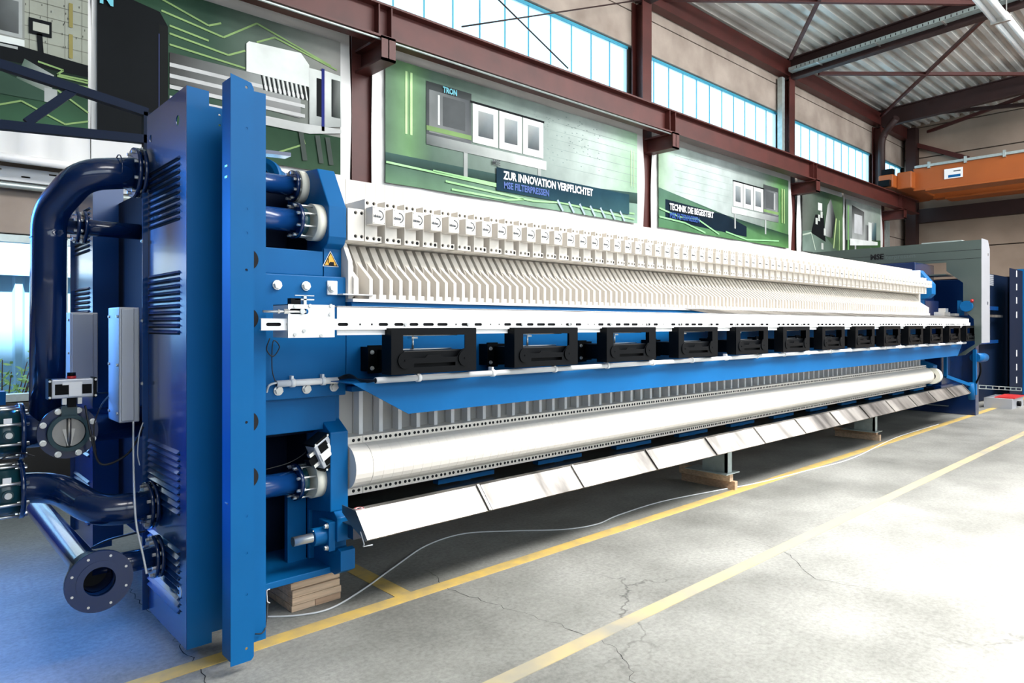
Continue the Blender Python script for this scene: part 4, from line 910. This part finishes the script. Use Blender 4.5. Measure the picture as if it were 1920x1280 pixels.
M(CABB).tube(spline([P(478, 1188, Y=3.23), P(492, 1186, Y=3.22), P(499, 1170, Y=3.25), P(502, 1130, Y=3.3)]), 0.003, 6).build('cable_tie', lp)
M(CABW).tube(fillet([P(506, 1104, Y=3.45), P(500, 1106, Y=3.45), P(501, 1128, Y=3.45), P(506, 1130, Y=3.45)], 0.01), 0.003, 6).build('wire_clip', lp)

# ================================================================== PIPES between head and covers (right of post)
def hpipe(lab, y, z, r, x0, x1, ring_x, valve=False):
    t = thing('feed_pipe', lab, 'pipe', ((x0+x1)/2, y, z-r))
    M(COVER).tube([(x0, y, z), (x1, y, z)], r, 28).build('tube', t)
    flange(t, (x1, y, z), (1,0,0), r*1.62, 0.02, 8)
    if valve:
        M(TEAL).cyl((x1+0.02, y, z), (x1+0.06, y, z), r*1.25, 28).build('valve_body', t)
        for k in range(8):
            a = 2*math.pi*(k+0.5)/8; M(ZINC).cyl((x1-0.02, y+r*1.45*math.cos(a), z+r*1.45*math.sin(a)), (ring_x, y+r*1.45*math.cos(a), z+r*1.45*math.sin(a)), 0.006, 8).build('stud', t)
    M(RING).cyl((ring_x, y, z), (1.82, y, z), r*1.68, 32).build('ring', t)
    return t
hpipe('upper blue feed pipe entering the head plate', 3.80, 2.406, 0.056, 1.24, 1.745, 1.775)
hpipe('lower of the two top blue feed pipes with a valve', 3.60, 2.175, 0.062, 1.24, 1.67, 1.765, True)
lpz = 0.727
hpipe('bottom blue feed pipe entering the head plate', 3.60, lpz, 0.062, 1.24, 1.67, 1.765, True)
# back blue elbow with open flange between post and head
eb = thing('open_elbow_pipe', 'blue open pipe end behind the light curtain post', 'pipe', (1.9, 4.9, 2.6))
M(BLUE).ring(P(490, 330, Y=4.35), (-0.75, -0.66, 0), 0.055, 0.12, -0.06).ring(P(490, 330, Y=4.35), (-0.75, -0.66, 0), 0.05, 0.09, -0.22).build('pipe_end', eb)
M(NAVY).bar(P(480, 285, Y=4.6), P(540, 292, Y=4.6), 0.10, 0.025).build('bracket', eb)
# pneumatic actuators
def actuator(name, lab, c, ax, ln=0.17, h=0.085, tilt=None):
    c = Vector(c); t = thing(name, lab, 'actuator', c)
    def R(v): return v
    b = M(ALU).box(c.x-ln/2, c.x+ln/2, c.y-0.04, c.y+0.04, c.z-h/2, c.z+h/2); body = b.build('body', t, bevel=0.006)
    for sx in (-1, 1): M(BLACK).box(c.x+sx*(ln/2+0.007)-0.007, c.x+sx*(ln/2+0.007)+0.007, c.y-0.042, c.y+0.042, c.z-h/2-0.003, c.z+h/2+0.003).build('end_cap', t)
    M(BLACK).box(c.x-ln*0.42, c.x-ln*0.1, c.y-0.043, c.y-0.04, c.z-h*0.3, c.z+h*0.25).build('side_recess', t)
    M(BLACK).box(c.x+ln*0.22, c.x+ln*0.45, c.y-0.043, c.y-0.04, c.z-h*0.3, c.z+h*0.2).build('side_recess', t)
    M(WHITE).box(c.x-ln*0.1, c.x+ln*0.2, c.y-0.047, c.y-0.04, c.z-h*0.4, c.z+h*0.2).box(c.x-ln*0.25, c.x+ln*0.22, c.y-0.045, c.y-0.04, c.z+h*0.2, c.z+h*0.34).build('solenoid_plate', t)
    M(RED).cyl((c.x, c.y, c.z+h/2), (c.x, c.y, c.z+h/2+0.014), 0.022, 18).use(BLACK).cyl((c.x, c.y, c.z+h/2+0.014), (c.x, c.y, c.z+h/2+0.032), 0.02, 18).build('indicator_knob', t)
    M(ZINC).box(c.x-0.045, c.x-0.025, c.y-0.02, c.y+0.0, c.z-h/2-0.035, c.z-h/2).box(c.x+0.025, c.x+0.045, c.y-0.02, c.y+0.0, c.z-h/2-0.035, c.z-h/2).use(BLACK).box(c.x-0.02, c.x+0.02, c.y-0.02, c.y+0.02, c.z-h/2-0.05, c.z-h/2).build('bracket', t)
    for sx in (-1, 1):
        for sz in (-1, 1): M(ZINC).cyl((c.x+sx*(ln/2+0.008), c.y-0.044, c.z+sz*h*0.42), (c.x+sx*(ln/2+0.008), c.y-0.05, c.z+sz*h*0.42), 0.006, 8).build('screw', t)
    if tilt:
        t.rotation_euler = tilt
    return t
qa = P(603, 846, Y=3.50)
actuator('valve_actuator', 'small silver pneumatic actuator with red knob on the bottom feed pipe', qa, 'x', 0.15, 0.11, tilt=(0, math.radians(62), math.radians(12)))
M(CABB).tube(spline([P(497, 880, Y=3.62), P(540, 868, Y=3.6), P(570, 850, Y=3.6), P(575, 836, Y=3.56)]), 0.003, 6).build('air_hose', label='thin hose leading to the small actuator in the head frame', cat='hose')

# ================================================================== LEFT SIDE PIPEWORK
t1 = thing('riser_pipe', 'thick dark blue riser pipe bending over at the left', 'pipe', (0.66, 4.4, 0.9))
RR = 0.083
path = fillet([(1.02, 4.15, 2.43), P(155, 327, Y=4.15), P(92, 398, Y=4.38), (0.655, 4.40, 2.0), (0.655, 4.44, 1.09)], 0.10, 7)
M(NAVY).tube(path, RR, 30).build('tube', t1)
flange(t1, (1.00, 4.15, 2.43), (1,0,0), 0.135, 0.022, 8); flange(t1, (1.03, 4.15, 2.43), (1,0,0), 0.135, 0.022, 8, bolts=False)
seam = M(NAVY)
seam.ring((0.655, 4.40, 2.06), (0,0,1), RR, RR+0.004, 0.006, 30).ring((0.93, 4.15, 2.43), (1,0,0), RR, RR+0.003, 0.006, 30).build('weld_seam', t1)
t2 = thing('branch_pipe', 'short flanged branch pipe beside the thick riser pipe', 'pipe', (0.95, 4.9, 2.2))
M(NAVY).tube([(0.80, 4.9, 2.20), (1.22, 4.9, 2.20)], 0.05, 20).build('tube', t2)
flange(t2, (0.86, 4.9, 2.20), (1,0,0), 0.10, 0.02, 8); flange(t2, (0.90, 4.9, 2.20), (1,0,0), 0.10, 0.02, 8, bolts=False)
# upper manifold
t3 = thing('upper_manifold', 'upper dark blue manifold pipe with butterfly valve facing the room', 'pipe', (0.7, 4.45, 0.9))
M(NAVY).tube([(0.28, 4.45, 1.032), (1.22, 4.45, 1.032)], 0.094, 32).build('tube', t3)
M(NAVY).tube([(0.725, 4.45, 1.026), (0.725, 4.30, 1.026)], 0.10, 32).build('branch', t3)
fo = flange(t3, (0.725, 4.30, 1.026), (0,-1,0), 0.140, 0.02, 8, hole=0.09, bolts=False)
M(TEAL).ring((0.725, 4.28, 1.026), (0,-1,0), 0.078, 0.098, 0.035, 36).box(0.69, 0.76, 4.245, 4.28, 1.115, 1.17).build('valve_ring', t3)
dsk = M(STEEL).cyl((0.725, 4.272, 1.026), (0.725, 4.265, 1.026), 0.075, 32).cyl((0.725, 4.26, 0.952), (0.725, 4.26, 1.100), 0.011, 12)
dsk.add([(0.725-0.008, 4.25, 0.958), (0.725+0.008, 4.25, 0.958), (0.725+0.03, 4.264, 1.045), (0.725-0.03, 4.264, 1.045)], [(0,1,2,3)])
dsk.build('valve_disc', t3)
for a in (0.4, 1.18, 1.96, 2.75, 3.53, 4.32, 5.1, 5.89): bolt(M(ZINC), (0.725+0.122*math.cos(a), 4.28, 1.026+0.122*math.sin(a)), (0,-1,0), 0.013, 0.02).build('bolt', t3)
def wafer(tt, y, z, x):
    flange(tt, (x, y, z), (-1,0,0), 0.15, 0.022, 8)
    M(TEAL).cyl((x-0.13, y, z), (x-0.022, y, z), 0.125, 32).build('valve_body', tt)
    M(TEAL).cyl((x-0.075, y-0.10, z), (x-0.075, y-0.145, z), 0.024, 18).use(ZINC).cyl((x-0.075, y-0.145, z), (x-0.075, y-0.155, z), 0.016, 12).build('spindle', tt)
    M(WHITE).box(x-0.095, x-0.06, y-0.128, y-0.122, z+0.045, z+0.085).build('label_plate', tt)
    flange(tt, (x-0.15, y, z), (-1,0,0), 0.15, 0.022, 8)
    for k in range(8):
        a = 2*math.pi*(k+0.5)/8; M(ZINC).cyl((x+0.015, y+0.135*math.cos(a), z+0.135*math.sin(a)), (x-0.19, y+0.135*math.cos(a), z+0.135*math.sin(a)), 0.008, 8).build('stud', tt)
    M(NAVY).tube([(x-0.17, y, z), (x-0.9, y, z)], 0.10, 28).build('inlet', tt)
wafer(t3, 4.45, 1.032, P(45, 800, Y=4.40).x)
# lower manifold with offset
t4 = thing('lower_manifold', 'lower dark blue pipe with S-bend into the louvred cover', 'pipe', (0.6, 4.1, 0.6))
M(NAVY).tube(fillet([(0.25, 4.30, 0.755), (0.66, 4.30, 0.755), (0.80, 3.92, 0.655), (1.06, 3.92, 0.655)], 0.16, 7), 0.078, 30).build('tube', t4)
flange(t4, (1.005, 3.92, 0.655), (1,0,0), 0.12, 0.018, 8); flange(t4, (1.03, 3.92, 0.655), (1,0,0), 0.12, 0.018, 8, bolts=False)
wafer(t4, 4.30, 0.755, P(45, 910, Y=4.24).x)
# outlet pipe with open flange facing the camera
t5 = thing('outlet_pipe', 'dark blue outlet pipe with open flange facing the camera', 'pipe', (0.73, 4.0, 0.3))
ox, oz = 0.733, 0.416
M(NAVY).tube([(ox, 3.66, oz), (ox, 5.3, oz)], 0.062, 28, caps=False).build('long_tube', t5)
M(NAVY).ring((ox, 3.60, oz), (0,1,0), 0.068, 0.088, 0.22, 32).build('tee_body', t5)
M(NAVY).ring((ox, 3.60, oz), (0,1,0), 0.066, 0.140, 0.022, 40).ring((ox, 3.597, oz), (0,1,0), 0.066, 0.095, 0.004, 40).build('open_flange', t5)
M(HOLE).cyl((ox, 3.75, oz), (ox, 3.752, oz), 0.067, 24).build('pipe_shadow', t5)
for k in range(8):
    a = 2*math.pi*(k+0.5)/8; M(ZINC).cyl((ox+0.118*math.cos(a), 3.5995, oz+0.118*math.sin(a)), (ox+0.118*math.cos(a), 3.60, oz+0.118*math.sin(a)), 0.006, 12).build('bolt_hole', t5)
M(NAVY).tube([(ox, 3.80, oz), (1.06, 3.80, oz)], 0.052, 24).build('branch', t5)
flange(t5, (1.0, 3.80, oz), (1,0,0), 0.105, 0.018, 8); flange(t5, (1.025, 3.80, oz), (1,0,0), 0.105, 0.018, 8, bolts=False)
actuator('valve_actuator', 'silver pneumatic actuator with red knob above the butterfly valve', P(134, 727, Y=4.25), 'x', 0.19, 0.10)
# junction boxes
def jbox(lab, X_, ya, yb, z0, z1, dep):
    t = thing('junction_box', lab, 'box', (X_, (ya+yb)/2, z0))
    M(ALU).box(X_-dep, X_, ya, yb, z0, z1).build('body', t, bevel=0.006)
    M(ALU).box(X_-dep+0.01, X_-0.03, ya-0.012, ya, z0+0.01, z1-0.01).build('door', t, bevel=0.003)
    for zz in (z0+0.05, (z0+z1)/2, z1-0.05):
        for yy in (ya+0.03, yb-0.03): M(ZINC).cyl((X_-dep, yy, zz), (X_-dep-0.008, yy, zz), 0.008, 10).build('screw', t)
q0, q1 = P(272, 575, Y=4.13), P(233, 575, X=0.95)
jbox('tall stainless junction box on the left of the louvred cover', 1.03, 4.12, 4.36, P(262, 790, Y=4.12).z, P(262, 576, Y=4.12).z, 0.10)
jbox('tall stainless junction box further back behind the upper manifold', 1.05, 5.2, 5.62, P(150, 735, Y=5.3).z, P(150, 586, Y=5.3).z, 0.16)
# cables at the left
def cable(lab, pts, r=0.004, m=CABB, n=8): M(m).tube(spline(pts, n), r, 6).build('hanging_cable', label=lab, cat='cable')
cable('pale cable hanging from the stainless box down past the pipe flanges', [P(250, 790, Y=4.0), P(250, 850, Y=4.0), P(252, 930, Y=3.75), P(256, 985, Y=3.7), P(268, 1040, Y=3.66), P(275, 1075, Y=3.6)], 0.005, CABW)
cable('thin pale cable curling from under the stainless box', [P(268, 792, Y=4.0), P(261, 815, Y=4.0), P(258, 850, Y=4.0), P(262, 872, Y=4.02)], 0.003, CABW)
cable('black cable sagging from the butterfly valve to the cover', [P(160, 760, Y=4.2), P(172, 820, Y=4.15), P(190, 870, Y=4.15), P(240, 850, Y=4.1), P(268, 800, Y=4.05)], 0.006)
cable('black hose looping behind the butterfly valve actuator', [P(118, 718, Y=4.33), P(150, 718, Y=4.30), P(178, 735, Y=4.3), P(205, 738, Y=4.4), P(190, 760, Y=4.25), P(176, 800, Y=4.15), P(180, 850, Y=4.15)], 0.004)
cable('pair of dark cables running to the lower flange on the cover', [P(150, 1040, Y=4.3), P(195, 1015, Y=4.1), P(240, 1002, Y=4.0), P(272, 995, Y=3.95)], 0.006)
cable('black cable over the left wafer valve', [P(0, 862, Y=4.1), P(20, 852, Y=4.1), P(45, 850, Y=4.2), P(66, 855, Y=4.2)], 0.004)
c_ = P(195, 742, Y=4.6); M(HOLE).cyl((1.2, c_.y, c_.z), (1.22, c_.y, c_.z), 0.06, 20).build('cable_gland', label='black round cable gland behind the actuator', cat='gland')
# table edge objects outside left window sill
M(BLUE).box(P(0, 740, Y=5.4).x-0.15, P(9, 740, Y=5.4).x, 5.35, 5.45, P(5, 758, Y=5.4).z, P(5, 733, Y=5.4).z).build('blue_can', label='small blue can at the left edge behind the wafer valve', cat='can')

# ================================================================== GANTRY AND FAR RIGHT
gx = 13.15
gt = thing('gantry', 'grey green sheet metal gantry standing across the far end of the press', 'gantry', (gx+0.25, 4.6, 0))
def gy(px, py): q = P(px, py, X=gx); return (q.y, q.z)
z_top = gy(1840, 449)[1]; yr = gy(1840, 449)[0]
outer = [(yr, z_top), (6.2, z_top), (6.2, gy(1696, 496)[1]), gy(1696, 497), gy(1774.6, 492), gy(1774.6, 508), gy(1806, 530), gy(1806, 580), gy(1826, 598), gy(1828, 645), gy(1792, 668), gy(1810, 665), (yr, gy(1840, 643)[1])]
M(GREY).sheet(outer, [], 'x', gx, 0.01).build('face_sheet', gt)
M(GREY).box(gx, gx+0.5, yr+0.02, 6.2, z_top-0.02, z_top).box(gx, gx+0.5, yr+0.5, 6.2, z_top-0.55, z_top-0.53).build('top_sheet', gt)
M(ALU).sheet([(gx, outer[-1][1]), (gx+0.50, outer[-1][1]), (gx+0.50, z_top-0.12), (gx+0.38, z_top+0.02), (gx, z_top+0.02)], [circ(gx+0.40, z_top-0.22, 0.03, 10), circ(gx+0.37, 1.95, 0.035, 8)], 'y', yr-0.003, 0.006).build('end_sheet', gt)
M(GREY).box(gx, gx+0.5, 6.0, 6.2, 0, z_top).build('far_leg', gt)
for zz in (z_top-0.16, z_top-0.30): M(HOLE).box(gx-0.0062, gx-0.005, yr, 6.2, zz, zz+0.006).build('seam', gt)
M(HOLE).text('MSE', 0.13, lambda v: (gx-0.007, P(1632, 483, X=gx).y-v.x, P(1632, 487, X=gx).z+v.y), bold=0.006).use(mat('faint_print', (0.10, 0.13, 0.13), 0.5)).text('Filterpressen', 0.11, lambda v: (gx-0.007, P(1650, 483, X=gx).y-v.x, P(1650, 487, X=gx).z+v.y)).build('lettering', gt)
M(GALV).box(gx+0.1, gx+0.42, yr+0.3, yr+0.9, z_top, z_top+0.03).build('lid', gt)
# base frame of the far end
fb = thing('closing_unit', 'dark blue hydraulic end unit with swing arm inside the gantry', 'machine frame', (13.5, 4.5, 0.0))
M(NAVY).box(12.42, 13.4, 3.75, 5.45, 1.75, 2.62).box(12.6, 13.3, 3.65, 5.5, 1.72, 2.0).box(13.3, 14.2, 4.0, 5.2, 1.3, 2.2).build('hydraulic_block', fb, bevel=0.01)
M(NAVY).box(12.9, 14.6, 3.5, 5.6, 0.55, 1.25).box(14.1, 14.3, 3.3, 5.7, 0.0, 2.4).box(12.7, 14.3, 3.45, 3.55, 0.45, 0.6).build('box_frame', fb, bevel=0.01)
M(BLUE).bar(P(1773, 655, Y=3.45), P(1773, 705, Y=3.45), 0.05, 0.05).bar(P(1773, 705, Y=3.45), P(1820, 722, Y=3.2), 0.05, 0.05).cyl(P(1820, 718, Y=3.2), P(1822, 748, Y=3.2), 0.05, 12).build('swing_arm', fb)
M(BLUE).box(13.2, 13.4, 3.25, 3.35, 1.75, 2.0).cyl((13.1, 3.2, 1.9), (13.35, 3.2, 1.9), 0.09, 16).use(RED).cyl((13.1, 3.12, 1.97), (13.12, 3.12, 2.0), 0.022, 10).build('gear_motor', fb)
M(ZINC).box(12.5, 12.8, 3.35, 3.5, 1.74, 1.80).box(12.9, 13.1, 3.3, 3.5, 1.74, 1.78).box(12.55, 12.7, 3.35, 3.45, 1.8, 1.86).build('carriage', fb)
b = M(BLUE).bar(P(1828, 655, Y=3.3), P(1828, 740, Y=3.3), 0.07, 0.05).cyl(P(1828, 670, Y=3.3), P(1845, 670, Y=3.3), 0.08, 14); b.build('hinge_post', fb)
M(BLACK).tube(spline([P(1838, 680, Y=3.2), P(1838, 700, Y=3.2), P(1828, 722, Y=3.3)]), 0.015, 8).build('hose', fb)
# second machine at far right
mx = thing('blue_cabinet', 'dark blue slotted machine end standing beyond the gantry at the right edge', 'machine', (18.2, 3.6, 0))
q = P(1905, 745, Z=0)
zt = P(1905, 505, Y=q.y).z
xa = P(1893, 700, Y=q.y).x; xb = P(1917, 700, Y=q.y).x
hs = [rect((xa+xb)/2-0.03, (xa+xb)/2+0.03, P(1905, p, Y=q.y).z-0.07, P(1905, p, Y=q.y).z+0.07) for p in (513, 538, 563, 590, 662, 688, 712)]
M(NAVYM).sheet(rect(xa, xb, 0.02, zt), hs, 'y', q.y, 0.01).build('slotted_post', mx)
for h_ in hs: M(WHITE).box(h_[0][0], h_[1][0], q.y-0.012, q.y-0.006, h_[0][1], h_[2][1]).build('slot_plate', mx)
xl = P(1856, 600, Y=q.y+0.3).x
M(NAVYM).box(xl-1.6, xb+1.0, q.y+0.3, q.y+0.36, 0.02, zt-0.12).build('panel', mx)
me = M(ALU).box(xl-0.8, xa, q.y+0.285, q.y+0.30, 0, 0.03).mesh('louvre')
for k in range(6): piece('louvre', me, mx, (0, 0, P(1870, 520+k*3.4, Y=q.y+0.3).z))
M(BLUE).box(xb+0.1, xb+2.0, q.y-0.05, q.y+0.2, 0.02, zt+0.05).build('side_panel', mx)
M(COVER).box(xl-1.2, xa, q.y+0.2, q.y+0.3, 1.90, 1.98).box(xl-1.2, xa, q.y+0.2, q.y+0.3, 1.2, 1.27).build('cross_rail', mx)
M(STEEL).box(xl-1.0, xl+0.4, q.y+0.15, q.y+0.2, 1.75, 1.80).build('handle_bar', mx)
q = P(1893, 764, Z=0)
M(ALU).box(q.x-0.3, q.x+0.6, q.y-0.1, q.y+0.35, 0, 0.19).use(RED).box(q.x-0.2, q.x+0.6, q.y-0.12, q.y+0.2, 0.19, 0.21).use(BLACK).cyl((q.x+0.1, q.y-0.1, 0.08), (q.x+0.1, q.y-0.16, 0.08), 0.05, 12).build('floor_box', label='pale grey box with red top on the floor at the right edge', cat='box')
b = M(GALV); p0, p1 = P(1822, 721, Y=3.4), P(1915, 727, Y=3.4)
b.bar(p0, p1, 0.02, 0.012).bar(p0+Vector((0,0,-0.06)), p1+Vector((0,0,-0.06)), 0.02, 0.012)
for k in range(9): q = p0.lerp(p1, k/8); b.bar(q, q+Vector((0,0,-0.06)), 0.02, 0.015)
b.build('cable_chain', label='thin ladder-like cable carrier between gantry foot and far cabinet', cat='cable carrier')

# floor cable
cp = [(500, 1156), (560, 1153), (620, 1140), (680, 1105), (740, 1062), (800, 1022), (870, 1000), (960, 995), (1060, 992), (1120, 982), (1160, 965), (1240, 940), (1340, 920), (1420, 905), (1520, 880), (1600, 858), (1680, 820), (1760, 795)]
M(CABW).tube(spline([P(x, y, Z=0.006) for x, y in cp], 6), 0.0055, 6).build('floor_cable', label='thin pale cable snaking across the floor along the yellow line', cat='cable')
